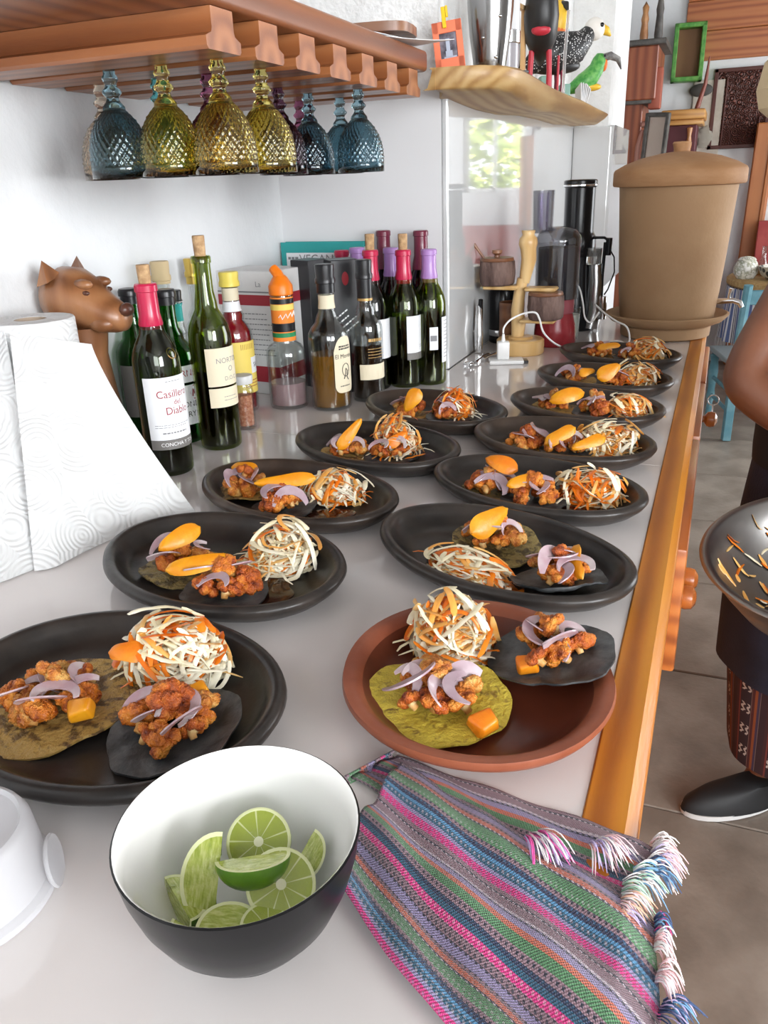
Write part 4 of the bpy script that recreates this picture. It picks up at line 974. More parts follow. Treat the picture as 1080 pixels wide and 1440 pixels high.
# 9 spice jar
PJ = [(0, .003), (.017, 0), (.0185, .003), (.0185, .072), (.0165, .080), (.0145, .083), (.0145, .088)]
sp_m = pm('pink_coarse_salt', (.52, .16, .08), rough=.8, col2=(.66, .30, .18), ns=160, bmp=.6, bs=220)
bottle('spice_jar', 'small glass jar of pinkish salt in front of the syrup bottle', (-.812, 1.292), 0, PJ, g_clear, sp_m, .066, (pm('grey_cap', (.55, .55, .54), rough=.4), .086, .004, .104), cat='jar')
# 10 triple sec with orange spout
PV = [(0, .004), (.030, .001), (.038, 0), (.0405, .006), (.0405, .108), (.0395, .118), (.033, .128), (.0235, .134), (.0225, .142), (.0225, .226), (.0205, .238), (.0150, .246), (.0150, .252)]
pink_liq = pm('pink_liqueur', (.52, .33, .35), rough=.1, alpha=.55)
t = bottle('liqueur_bottle', 'squat clear bottle with orange pour spout and orange neck label', (-.811, 1.467), R_(-32), PV, g_clear, pink_liq, .052)
lb = band('neck_label', ink_or, PV, .138, .225, t); x = MB(); text_wrap(x, 'TRIPLESEC', .0135, .0236, .165, R_(2)); x.tube([(.0237*math.cos(R_(-50+9*k)), .0237*math.sin(R_(-50+9*k)), .186+.0055*math.sin(k*2.1)+.0006*k) for k in range(13)], .0011, 5); x.build('lettering', ink_w, lb, smooth=False)
band('neck_band', ink_gr, PV, .146, .155, lb, off=.0010); band('neck_band', cap_blk, PV, .212, .222, lb, off=.0010); band('neck_band', cap_blk, PV, .157, .174, lb, off=.0008)
band('neck_band', lab_y, PV, .200, .211, lb, off=.0010)
x = MB(); x.lathe([(.0225, .228), (.0245, .230), (.0245, .246), (.021, .252), (.015, .262), (.0105, .266), (0, .266)], 32)
x.tube([(0, 0, .258), (-.004, -.003, .270), (-.014, -.006, .279)], [.012, .0105, .0095], 16); x.build('spout', cap_org, t)
# 11 flat whisky bottle
PM_ = flask_profile(.040, .262, .0145, .585)
t = bottle('whisky_bottle', 'half empty amber spirit bottle with arched cream label and black cap', (-.717, 1.479), R_(-25), PM_, g_clear, rum_m, .112, (cap_blk, .232, .003, .287), sx=(1, 1.06))
band('neck_label', lab_c, PM_, .202, .228, t)
b = MB(); vs = []; NA, NZ = 16, 14      # arched label
for j in range(NZ+1):
    for i in range(NA+1):
        a = R_(-36+72*i/NA); s = (2*i/NA-1); ztop = .150-.020*s*s*s*s-.010*s*s; zb_ = .036+.012*s**6; vs.append((.0406*math.cos(a+R_(10)), .0406*math.sin(a+R_(10)), zb_+(ztop-zb_)*j/NZ))
b.add(vs, [[j*(NA+1)+i, j*(NA+1)+i+1, (j+1)*(NA+1)+i+1, (j+1)*(NA+1)+i] for j in range(NZ) for i in range(NA)]); lb = b.build('label', lab_c, t)
x = MB(); text_wrap(x, 'El Moreno', .0125, .0411, .110, R_(10), .9); print_lines(x, 2, .0411, .130, .005, R_(10), .03, .003, 6); print_lines(x, 1, .0411, .050, .005, R_(10), .03, .002, 7)
x.tube([(.0411*math.cos(R_(10+13*math.cos(k*PI/10))), .0411*math.sin(R_(10+13*math.cos(k*PI/10))), .082+.013*math.sin(k*PI/10)) for k in range(20)], .0007, 4, closed=True)
x.tube([(.0411*math.cos(R_(10+a)), .0411*math.sin(R_(10+a)), z) for a, z in ((-8, .064), (-2, .074), (0, .085), (6, .080), (3, .068), (9, .061))], .0010, 4); x.build('lettering', ink, lb, smooth=False)
# 12 dark rum
PRm = flask_profile(.034, .262, .0135, .60)
rum_d = pm('dark_rum', (.010, .005, .003), rough=.05)
t = bottle('rum_bottle', 'clear bottle of dark rum with black neck sleeve and cream lower label', (-.668, 1.560), R_(-20), PRm, g_clear, rum_d, .118, (cap_blk, .212, .0022, .288))
lb = band('label', lab_c, PRm, .048, .080, t, R_(-75), R_(75)); band('collar', ink_gold, PRm, .207, .212, t, off=.0012)
x = MB(); print_lines(x, 1, .0347, .130, .005, R_(-8), .04, .006, 8); print_lines(x, 4, .0347, .112, .006, R_(-6), .045, .0014, 9); x.build('lettering', ink_gold, t, smooth=False)
# wine bottles in the corner
def wine(loc, h, label, rz, capm, cork, lab, gm=g_olive, capz=.07, zl=.15):
    pr = wine_profile(.0362, h)
    t = bottle('wine_bottle', label, loc, R_(rz), pr, gm, wine_m, zl, (capm, h-capz, .0012, h+.0012), cork, group=WB)
    if lab == 'white':
        lb = band('label', lab_w, pr, .078, .158, t, R_(-55), R_(55)); x = MB(); text_wrap(x, 'C', .012, .0373, .135, R_(34)); print_lines(x, 2, .0373, .094, .004, R_(20), .03, .001, 10); x.build('lettering', ink_grey, lb, smooth=False)
        band('lower_label', lab_g, pr, .063, .0775, t, R_(-55), R_(55))
    elif lab == 'back':
        lb = band('label', lab_w, pr, .050, .150, t, R_(5), R_(80)); x = MB()
        print_lines(x, 11, .0373, .142, .008, R_(42), .036, .0018, 11)
        x.build('lettering', ink_grey, lb, smooth=False)
        lb = band('price_label', lab_w, pr, .080, .130, t, R_(-42), R_(-12)); x = MB()
        for k in range(9): text_wrap(x, 'I' if k % 2 else 'l', .018, .0373, .105, R_(-38+2.6*k))
        x.build('lettering', ink_grey, lb, smooth=False)
    elif lab == 'plain': band('label', lab_w, pr, .070, .155, t, R_(-40), R_(60))
    return t
wine((-.634, 1.700), .294, 'red capped wine bottle with cork on top and white label, front of corner group', -8, cap_red, .033, 'white')
wine((-.588, 1.737), .292, 'lilac capped wine bottle nearest the glossy panel', -30, cap_lil, 0, 'back', zl=.165)
wine((-.694, 1.660), .297, 'crimson capped wine bottle with cork on top, beside the dark rum', -10, cap_red, .033, 'plain', g_dark)
wine((-.689, 1.769), .293, 'lilac capped wine bottle between the two crimson capped ones', -30, cap_lil, 0, 'plain', g_dark)
wine((-.760, 1.741), .296, 'lilac capped wine bottle mostly hidden behind the dark rum', -30, cap_lil, 0, None, g_dark)
wine((-.730, 1.829), .3265, 'tall maroon capped wine bottle at the wall behind the crimson capped one', -30, cap_mar, 0, None, g_dark, .085)
wine((-.637, 1.826), .3255, 'tall maroon capped wine bottle at the wall nearest the glossy panel', -30, cap_mar, 0, None, g_dark, .085)
wine((-.824, 1.798), .286, 'bottle with red cap peeking out behind the black cartons', -30, cap_red, 0, None, g_dark, .06)

# ------------------------------------------------------------------ cartons and the book behind the bottles
def carton(name, label, loc, rz, d, m, cat='box'):
    t = thing(name, label, cat, (loc[0], loc[1], C+.0003), R_(rz))
    b = MB(); b.box((0, 0, d[2]/2), d, bev=.0012); b.build('carton', m, t, angle=30); return t
blk_card = pm('black_card', (.012, .011, .014), rough=.4, coat=.2)
t = carton('black_carton', 'plain black bottle carton behind the orange spout bottle', (-.842, 1.660), -20, (.058, .058, .279), blk_card)
t = carton('black_carton', 'black bottle carton with dark red emblem and slanted lettering beside the whisky', (-.748, 1.624), -50, (.060, .060, .283), blk_card)
x = MB(); M = Matrix.Translation((.0304, 0, .16)) @ Matrix(((0, 0, 1, 0), (1, 0, 0, 0), (0, 1, 0, 0), (0, 0, 0, 1))) @ Matrix.Rotation(R_(35), 4, 'Z')
print_flat(x, 4, .036, .012, M @ Matrix.Translation((0, .015, 0)), .003, 3); x.build('lettering', ink_w, t, smooth=False)
x = MB(); x.ico((.0302, 0, .245), .011, 2, scale=(.08, .7, 1.3)); x.build('emblem', ink_red, t)
grey_card = pm('pale_grey_card', (.74, .73, .72), rough=.5, col2=(.68, .67, .66), ns=12)
t = carton('appliance_box', 'pale grey printed cardboard box with red bands behind the syrup bottle', (-.935, 1.605), -6, (.150, .12, .265), grey_card)
for z, hh in ((.205, .022), (.045, .035)):
    x = MB(); x.box((.0003, -.0003, z), (.1512, .1212, hh)); x.build('red_band', pm('red_print', (.36, .03, .045), rough=.5), t, smooth=False)
x = MB()
print_flat(x, 9, .10, .011, Matrix.Translation((.02, -.0606, .175)) @ Matrix.Rotation(PI/2, 4, 'X'), .002, 4)
text_flat(x, 'La', .016, Matrix.Translation((.035, -.0606, .238)) @ Matrix.Rotation(PI/2, 4, 'X')); x.box((0, -.0604, .222), (.15, .0006, .003)); x.build('lettering', ink_grey, t, smooth=False)
teal_card = pm('teal_book_cover', (.03, .34, .33), rough=.45); page_m = pm('book_pages', (.78, .75, .68), rough=.8)
t = thing('cookbook', 'teal and white vegan cookbook standing upright against the corner wall', 'book', (-.895, 1.852, C+.0003), R_(-1))
b = MB(); b.box((0, 0, .1475), (.215, .022, .285), bev=.001); b.build('pages', page_m, t, smooth=False)
for s in (-1, 1): b = MB(); b.box((0, s*.0122, .151), (.225, .0022, .302), bev=.0008); b.build('cover', teal_card, t, smooth=False)
b = MB(); b.box((.0, -.0138, .140), (.195, .0006, .275)); pn = b.build('cover_panel', lab_w, t, smooth=False)
x = MB(); text_flat(x, 'VEGAN', .030, Matrix.Translation((-.015, -.0143, .262)) @ Matrix.Rotation(PI/2, 4, 'X'), .95); print_flat(x, 1, .03, .005, Matrix.Translation((-.078, -.0143, .262)) @ Matrix.Rotation(PI/2, 4, 'X'), .006, 5); x.build('lettering', ink_grey, pn, smooth=False)

# ================================================================== STEMWARE
GOB = {'blue': glass('smoky_blue_glass', (.27, .42, .48)), 'teal': glass('teal_glass', (.12, .42, .46)), 'amber': glass('amber_yellow_glass', (.88, .75, .24)), 'plum': glass('plum_glass', (.30, .10, .18)), 'peach': glass('clear_peach_glass', (.92, .80, .66)), 'dark': glass('dark_plum_glass', (.12, .05, .09))}
def quilt(r, z, a):
    if .014 < z < .088 and r > .018:
        k = 14
        return r+.0030*(1-abs(math.sin(k*a+z*250)))**2*.5+.0030*(1-abs(math.sin(k*a-z*250)))**2*.5-.0012
    return r
gp = [(.0425, 0), (.0428, .012), (.0425, .014)]+[(.0425-.0270*((z-.014)/.074)**2.9, z) for z in [.014+.074*k/60 for k in range(1, 61)]]
gp += [(.0150, .0925), (.0105, .098)]
gi = [(r-.0024, z) for r, z in gp if z < .082]+[(.016, .0855), (.007, .0885), (0, .0895)]
bowl_prof = gp+[(.0105, .0985), (0, .0985)]
stemp = [(0, .098), (.0105, .098), (.0085, .102), (.0088, .105), (.0132, .1095), (.0135, .112), (.009, .1165), (.0078, .121), (.0108, .126), (.0112, .129), (.0085, .133), (.0080, .142), (.0105, .1475), (0, .1475)]
footp = [(0, .1475), (.012, .1475), (.030, .1500), (.0335, .1515), (.0335, .153), (.030, .1535), (0, .154)]
gm_ = MB(); gm_.lathe(gi[::-1]+gp+[(.0095, .0985), (0, .0985)], 140, fn=quilt); bowl_me = gm_.mesh('goblet_bowl', GOB['blue'], angle=179)
gs = MB(); gs.lathe(stemp, 28); stem_me = gs.mesh('goblet_stem', GOB['blue'], angle=60)
gf = MB(); gf.lathe(footp, 40); foot_me = gf.mesh('goblet_foot', GOB['blue'], angle=60)
def per_colour(me):
    d = {}
    for c, m in GOB.items(): k = me.copy(); k.materials[0] = m; d[c] = k
    return d
BWL, STM, FOT = per_colour(bowl_me), per_colour(stem_me), per_colour(foot_me)
ROWY = [.98+.115*(k+.5) for k in range(6)]
gob_z = C+.599-.1497
for (x_, row, c, lab) in ((-.816, 0, 'blue', 'smoky blue quilted goblet, nearest on the left of the rack'), (-.729, 0, 'amber', 'amber yellow quilted goblet between the blue one and the largest amber one'), (-.641, 0, 'amber', 'large amber quilted goblet nearest the front of the rack'),
      (-.641, 1, 'amber', 'amber quilted goblet hanging just behind the largest amber one'), (-.731, 1, 'plum', 'plum goblet hidden behind the amber goblets'), (-.820, 1, 'teal', 'teal goblet behind the nearest blue one'), (-.928, 1, 'peach', 'clear peach goblet closest to the wall behind the blue one'),
      (-.637, 4, 'blue', 'smoky blue goblet at the right end of the rack'), (-.738, 4, 'blue', 'smoky blue goblet left of the right end one'), (-.738, 3, 'dark', 'dark plum goblet just right of the amber group'), (-.726, 5, 'blue', 'blue goblet in the last row seen between two blue ones'), (-.815, 5, 'plum', 'plum red goblet in the last row of the rack')):
    t = thing('goblet', lab, 'goblet', (x_, ROWY[row], gob_z), rnd.uniform(0, 1), 'coloured quilted goblets hanging from the rack')
    link('goblet_bowl', BWL[c], t, scale=(1.01, 1.01, 1)); link('stem', STM[c], t); link('foot', FOT[c], t)
# ================================================================== LIVE EDGE SHELF AND WHAT STANDS ON IT
live_wood = wood('pale_live_edge_wood', [(.28, .14, .04), (.42, .25, .09), (.50, .33, .14)], 'Y', 10, .5, .15, ring=14)
end_wood = wood('end_grain_wood', [(.22, .085, .025), (.42, .19, .06), (.55, .29, .11)], 'X', 10, .4, .3, ring=26, dist=2)
ls = thing('live_edge_shelf', 'rough live edge wooden wall shelf with slanting front and rounded end', 'shelf', (0, 0, C))
b = MB(); vs = []; fs = []
stn = [(1.745, -.575), (1.75, -.52), (1.765, -.475), (1.80, -.440), (1.86, -.425), (1.95, -.420), (2.10, -.424), (2.30, -.428), (2.55, -.436), (2.80, -.440), (3.10, -.440), (3.34, -.436), (3.44, -.450)]
def edge_h(y): return (.040 if y < 3.2 else .028)+.012*math.sin(min(1, max(0, (y-1.75)/.8))*PI*.9)
rows = []
for k, (y, x) in enumerate(stn):
    h = edge_h(y); top = .638+.003*math.sin(y*5); slant = .012+.022*min(1, max(0, (y-1.85)/.3))
    j = .004*math.sin(y*21)
    xl = -.572 if y < 1.86 else -.600; ring = [(xl, y, top), (x-.006+j, y, top), (x+j, y, top-.005), (x+j-slant*.3, y, top-h*.45), (x-slant+j*.5, y, top-h*.9), (x-slant-.012, y, top-h), (xl, y, top-h)]
    rows.append(len(vs)); vs += ring
n = 7
for k in range(len(stn)-1):
    for i in range(n): fs.append([rows[k]+i, rows[k]+(i+1) % n, rows[k+1]+(i+1) % n, rows[k+1]+i])
fs.append([rows[0]+i for i in range(n)]); fs.append([rows[-1]+i for i in range(n)][::-1])
b.add(vs, fs); b.build('board', live_wood, ls, angle=50)
SZ = C+.642
org_card = pm('orange_frame_card', (.80, .20, .10), rough=.55); photo_m = pm('dark_photo_print', (.05, .045, .06), rough=.3, col2=(.22, .2, .24), ns=40)
fr = thing('photo_frame', 'small orange photo frame with yellow clothes peg leaning at shelf end', 'photo frame', (-.560, 1.815, SZ), 0, rot=(R_(-10), R_(-7), R_(14)))
b = MB()
for (x, z, dx, dz) in ((-.024, .046, .013, .092), (.024, .046, .013, .092), (0, .011, .06, .022), (0, .081, .06, .022)): b.box((x, 0, z), (dx, .005, dz), bev=.0008)
b.build('frame', org_card, fr, smooth=False)
b = MB(); b.box((0, .001, .046), (.040, .002, .056)); ph = b.build('photo', photo_m, fr, smooth=False)
b = MB(); b.box((-.001, -.0005, .046), (.008, .001, .026)); b.box((0, -.0006, .030), (.014, .001, .012)); b.box((.002, -.0006, .022), (.026, .001, .006)); b.build('photo_figure', pm('pale_photo_figure', (.42, .46, .56), rough=.4), ph, smooth=False)
b = MB(); b.box((-.004, -.005, .098), (.008, .004, .040), bev=.001); b.box((-.004, .006, .098), (.008, .004, .040), bev=.001); b.box((.003, -.0055, .108), (.005, .004, .022), bev=.001, rz=.3)
b.build('clothes_peg', pm('yellow_peg', (.78, .52, .02), rough=.4), fr, smooth=False)
shk = pm('polished_shaker_steel', (.27, .265, .26), rough=.16, metal=1)
sk = thing('cocktail_shaker', 'polished steel cocktail shaker on the live edge shelf', 'shaker', (-.500, 1.900, SZ))
MB().lathe([(0, 0), (.032, 0), (.034, .004), (.036, .02), (.043, .065), (.0475, .11), (.0485, .128), (.0485, .134), (0, .134)], 48).build('body', shk, sk, angle=30)
MB().lathe([(.049, .134), (.0495, .137), (.047, .16), (.036, .19), (.022, .205), (.020, .235), (.0215, .24), (0, .24), (0, .134), (.049, .134)], 48).build('lid', shk, sk, angle=30)
for a, z in ((R_(-95), .058), (R_(-50), .095), (R_(-55), .022)):
    b = MB(); rr = .037+(.095-.022)*.1; b.ico(((.034+z*.125)*math.cos(a), (.034+z*.125)*math.sin(a), z), .004, 2, scale=(1, 1, .8)); b.build('rivet', steel, sk)
frost = pm('frosted_white_jar', (.85, .85, .86), rough=.35, trans=.3)
gj = thing('storage_canister', 'tall white canister with steel middle ring beside the shaker', 'canister', (-.522, 2.130, SZ))
MB().lathe([(0, 0), (.030, 0), (.031, .004), (.031, .078), (0, .078)], 36).build('base', pm('smoky_grey_jar', (.45, .43, .46), rough=.2, trans=.3), gj)
MB().lathe([(.031, .078), (.034, .080), (.034, .104), (.031, .106), (0, .106), (0, .078), (.031, .078)], 36).build('steel_ring', steel, gj)
MB().lathe([(0, .106), (.030, .106), (.031, .110), (.031, .24), (.028, .245), (0, .245)], 36).build('upper', frost, gj)
b = MB(); b.box((0, 0, .10), (.012, .012, .20), bev=.001); b.box((0, .055, .194), (.012, .11, .012), bev=.001); b.box((0, .055, .006), (.012, .11, .012), bev=.001); b.box((0, .11, .10), (.012, .012, .20), bev=.001)
tag(b.build('picture_frame', wood('peach_frame_wood', [(.60, .34, .14), (.72, .46, .22), (.80, .55, .30)], 'Z', 12, .5, .1), None, (-.555, 2.30, SZ+.0), (0, 0, R_(-6))), 'thin pale wooden picture frame standing edge on behind the toucan', 'picture frame')
# carved birds
bk = pm('black_bird_paint', (.015, .014, .014), rough=.4)
def dotted_mat():
    m, nt, b = new_mat('black_paint_with_white_dots'); vo = nt.nodes.new('ShaderNodeTexVoronoi'); vo.inputs['Scale'].default_value = 210; nt.links.new(mapped(nt), vo.inputs['Vector'])
    nt.links.new(ramp(nt, vo.outputs['Distance'], [(.0, (.75, .75, .74)), (.26, (.75, .75, .74)), (.30, (.015, .015, .016))]), b.inputs['Base Color']); b.inputs['Roughness'].default_value = .5; return m
dotm = dotted_mat(); redp = pm('red_bird_paint', (.50, .03, .05), rough=.4); pinkp = pm('pink_bird_paint', (.55, .08, .20), rough=.5, col2=(.70, .30, .40), ns=60); whp = pm('white_bird_paint', (.80, .76, .70), rough=.5); yelp = pm('yellow_bird_paint', (.78, .48, .04), rough=.4); grnp = pm('green_bird_paint', (.05, .28, .05), rough=.45, col2=(.16, .45, .10), ns=50); bluep = pm('sky_blue_bird_paint', (.10, .36, .46), rough=.45); maroon_leg = pm('maroon_leg_paint', (.25, .02, .05), rough=.4); greyb = pm('grey_beak_paint', (.30, .29, .28), rough=.35, col2=(.12, .11, .11), ns=40); eye_m = pm('bird_eye', (.01, .01, .01), rough=.1); orgp = pm('orange_bird_paint', (.78, .16, .02), rough=.45)
def oval(mb, c, r3, M=None, sub=3): mb.ico(c, 1.0, sub, M=M, scale=r3)
def spin_path(mb, pts, rads, flat=1): mb.tube(pts, rads, 16, flat=flat)
# toucan facing the camera
t1 = thing('carved_toucan', 'black carved toucan with pink throat and red legs facing forward', 'bird figurine', (-.500, 2.420, SZ), R_(-78)); t1.scale = (1.25, 1.25, 1.38)
b = MB(); spin_path(b, [(-.07, 0, .055), (-.04, 0, .075), (0, 0, .095), (.02, 0, .125), (.012, 0, .165), (.0, 0, .20), (-.004, 0, .225)], [.006, .022, .034, .036, .031, .027, .012]); b.build('body', bk, t1, angle=179)
b = MB(); oval(b, (.030, 0, .155), (.014, .022, .030)); b.build('throat_patch', pinkp, t1)
b = MB(); spin_path(b, [(.02, 0, .205), (.05, 0, .208), (.085, 0, .198), (.105, 0, .178)], [.016, .017, .013, .003], .7); b.build('beak', yelp, t1, angle=179)
b = MB(); oval(b, (.034, 0, .100), (.012, .020, .010)); b.build('red_breast', redp, t1)
for s in (-1, 1):
    b = MB(); spin_path(b, [(0, s*.018, .07), (.002, s*.02, .035), (0, s*.02, .004)], [.006, .0055, .006]); b.box((.006, s*.02, .003), (.03, .012, .006), bev=.002); b.build('leg', redp, t1, angle=50)
    b = MB(); oval(b, (.008, s*.026, .208), (.004, .003, .004)); b.build('eye', whp, t1)
# colourful wing of a bird behind
t4 = thing('carved_macaw', 'yellow and blue carved macaw peeking out above the dotted bird', 'bird figurine', (-.553, 2.905, SZ), R_(-40)); t4.scale = (1.1, 1.1, 1.15)
b = MB(); spin_path(b, [(-.05, 0, .10), (-.02, 0, .13), (.0, 0, .165), (.01, 0, .20), (.015, 0, .235), (.01, 0, .255)], [.008, .022, .032, .030, .024, .008]); b.build('body', yelp, t4, angle=179)
b = MB(); oval(b, (.006, -.028, .16), (.022, .008, .036)); oval(b, (.006, .028, .16), (.022, .008, .036)); b.build('wing', bluep, t4)
b = MB(); oval(b, (.026, 0, .185), (.010, .02, .03)); b.build('chest', orgp, t4)
b = MB(); spin_path(b, [(.02, 0, .24), (.04, 0, .236), (.05, 0, .22)], [.010, .009, .002]); b.build('beak', bk, t4)
for s in (-1, 1): b = MB(); b.tube([(0, s*.012, .12), (0, s*.012, .002)], .004, 8); b.build('leg', maroon_leg, t4)
# black bird with white dots and white head, seen from the side
t2 = thing('carved_dotted_bird', 'black carved bird with white dots, white face and yellow beak', 'bird figurine', (-.497, 2.700, SZ), R_(38)); t2.scale = (1.3, 1.3, 1.22)
b = MB(); spin_path(b, [(-.105, 0, .062), (-.08, 0, .070), (-.04, 0, .092), (0, 0, .104), (.035, 0, .112), (.058, 0, .130), (.070, 0, .146)], [.004, .018, .036, .042, .036, .022, .016]); b.build('body', dotm, t2, angle=179)
b = MB(); oval(b, (-.02, 0, .072), (.07, .024, .020)); b.build('belly', bk, t2)
b = MB(); oval(b, (.082, 0, .150), (.024, .020, .025)); hd = b.build('head', whp, t2)
b = MB(); spin_path(b, [(.098, 0, .150), (.112, 0, .146), (.124, 0, .136)], [.013, .010, .002]); b.build('beak', yelp, hd, angle=179)
for s in (-1, 1):
    b = MB(); oval(b, (.090, s*.0185, .156), (.005, .003, .005)); b.build('eye', eye_m, hd)
    b = MB(); spin_path(b, [(-.004, s*.014, .075), (0, s*.015, .04), (0, s*.015, .003)], [.0055, .005, .006]); b.box((.006, s*.015, .003), (.028, .012, .006), bev=.002); b.build('leg', maroon_leg, t2, angle=50)
# green parrot with large grey beak
t3 = thing('carved_green_parrot', 'small green carved parrot with big grey beak at the shelf end', 'bird figurine', (-.480, 3.080, SZ), R_(26)); t3.scale = (.84, .84, .90)
b = MB(); spin_path(b, [(-.10, 0, .052), (-.06, 0, .062), (-.02, 0, .078), (.015, 0, .095), (.04, 0, .125), (.052, 0, .155), (.054, 0, .175)], [.006, .018, .032, .036, .030, .027, .014]); b.build('body', grnp, t3, angle=179)
b = MB(); oval(b, (.02, 0, .066), (.045, .026, .014)); b.build('belly', yelp, t3)
b = MB(); oval(b, (.070, 0, .140), (.014, .018, .024)); b.build('cheek', orgp, t3)
b = MB(); spin_path(b, [(.06, 0, .160), (.095, 0, .168), (.128, 0, .155), (.142, 0, .122)], [.018, .018, .014, .003], .75); b.build('beak', greyb, t3, angle=179)
for s in (-1, 1):
    b = MB(); spin_path(b, [(0, s*.016, .06), (0, s*.016, .003)], [.0055, .005]); b.box((.006, s*.016, .003), (.03, .012, .006), bev=.002); b.build('leg', pm('dark_green_leg', (.07, .12, .02), rough=.5), t3)
    b = MB(); oval(b, (.066, s*.022, .166), (.004, .003, .004)); b.build('eye', eye_m, t3)
# straws / rods in front of the bird, napkins and small papers
b = MB(); b.tube([(0, 0, 0), (.0, .004, .10), (.004, .01, .215)], .0045, 12); tag(b.build('glass_straw', pm('clear_straw', (.85, .82, .80), rough=.05, trans=.7), None, (-.470, 2.615, SZ)), 'upright clear straw standing in front of the dotted bird', 'straw')
b = MB(); b.tube([(0, 0, 0), (0, .003, .10)], .0035, 10); tag(b.build('red_straw', redp, None, (-.480, 2.575, SZ)), 'short dark red stick beside the clear straw', 'stick')
np_m = pm('white_napkin', (.82, .82, .82), rough=.8); teal_b = pm('pale_green_block', (.22, .42, .34), rough=.5)
nk = thing('napkin_fan', 'white paper napkins fanned out near the shelf end', 'napkins', (-.478, 2.985, SZ+.0004), R_(-10))
for k in range(6):
    b = MB(); b.box((0, 0, .030), (.003, .05, .06), bev=.0005); b.build('napkin', np_m, nk, (.0, -.02+.010*k, 0), (R_(-20+9*k), R_(5), R_(40)), smooth=False)
for k, (y, h, lab) in enumerate(((2.52, .045, 'small pale green box by the toucan leg'), (2.83, .05, 'pale green card box standing before the napkins'))):
    b = MB(); b.box((0, 0, h/2), (.03, .035, h), bev=.002); tag(b.build('green_box', teal_b, None, (-.505, y, SZ), (0, 0, .4)), lab, 'box')
b = MB(); b.box((0, 0, .0035), (.06, .075, .006), bev=.001); tag(b.build('black_notebook', blk_card, None, (-.475, 2.02, SZ), (0, 0, .3)), 'flat black notebook lying beside the shaker', 'notebook')
# papers and board on the glass rack shelf
paper_w = pm('white_paper_sheet', (.82, .82, .83), rough=.7)
for k, (x, y, rz, rx, lab) in enumerate(((-.62, 1.62, .35, -.05, 'white paper sheet sticking out over the end of the rack shelf'), (-.655, 1.57, .20, .0, 'curled white paper lying under the other sheet on the rack'))):
    def fn(u, v, k=k): return ((u-.5)*.10, (v-.5)*.27, .001+.006*k+.012*(v**3)*(1-k)+.010*((1-u)**2)*k)
    b = MB(); b.sheet(fn, 12, 14, .0009); tag(b.build('paper_sheet', paper_w, None, (x, y, C+.6708+.0005*k), (0, 0, -rz)), lab, 'paper')
bd = MB(); poly = []
for k in range(24): a = 2*PI*k/24; poly.append((.11*math.copysign(abs(math.cos(a))**.5, math.cos(a)), .07*math.copysign(abs(math.sin(a))**.5, math.sin(a))))
bd.prism(poly, 0, .016); tag(bd.build('cutting_board', wood('dark_board_wood', [(.14, .06, .03), (.24, .11, .06), (.30, .15, .08)], 'X', 8), None, (-.70, 1.66, C+.6705+.02), (0, 0, .1)), 'rounded dark wooden board on the end of the rack shelf', 'board')
bd2 = MB(); bd2.box((0, 0, .009), (.16, .10, .018), bev=.004); tag(bd2.build('wooden_block', shelf_wood, None, (-.72, 1.655, C+.6703), (0, 0, .1)), 'flat wooden block under the rounded board on the rack shelf', 'block')

# ================================================================== BACK OF THE WORKTOP: JAR, APPLIANCES, STAND
clay_jar = pm('buff_clay', (.345, .205, .105), rough=.75, col2=(.41, .26, .14), ns=4, detail=5, bmp=.12, bs=60)
clay_lid = pm('buff_clay_lid', (.33, .165, .070), rough=.7, col2=(.40, .215, .10), ns=8, stretch=(1, 1, 3), bmp=.15, bs=30)
wj = thing('clay_water_jar', 'big buff clay water filter jar with domed lid on a clay saucer', 'water jar', (-.122, 2.44, C+.0003))
MB().lathe([(0, 0), (.112, 0), (.120, .004), (.122, .030), (.118, .034), (0, .034)], 64).build('stand', clay_jar, wj)
MB().lathe([(0, .034), (.125, .034), (.150, .044), (.164, .058), (.166, .063), (.160, .065), (.146, .056), (.125, .048), (0, .048)], 64).build('saucer', clay_jar, wj)
MB().lathe([(0, .048), (.122, .048), (.126, .053), (.133, .12), (.140, .22), (.146, .32), (.150, .385), (.153, .41), (0, .41)], 72).build('body', clay_jar, wj)
ld = MB(); ld.lathe([(.150, .394), (.166, .396), (.169, .400), (.169, .430), (.165, .437), (.14, .450), (.10, .464), (.05, .474), (.024, .477), (0, .477)], 72); lid = ld.build('lid', clay_lid, wj)
MB().lathe([(0, .474), (.020, .474), (.0195, .482), (.022, .492), (.024, .497), (.021, .501), (0, .502)], 32).build('lid_knob', clay_lid, lid)
tp = MB(); tp.tube([(0, 0, 0), (.02, 0, .002), (.045, 0, .004), (.062, 0, -.001), (.068, 0, -.013)], [.008, .008, .0075, .0075, .0065], 12); tp.tube([(.033, 0, .006), (.033, 0, .022), (.036, 0, .036)], [.005, .004, .006], 10)
tp.build('tap', chrome, wj, (.128, .02, .092), (0, 0, R_(-12)))
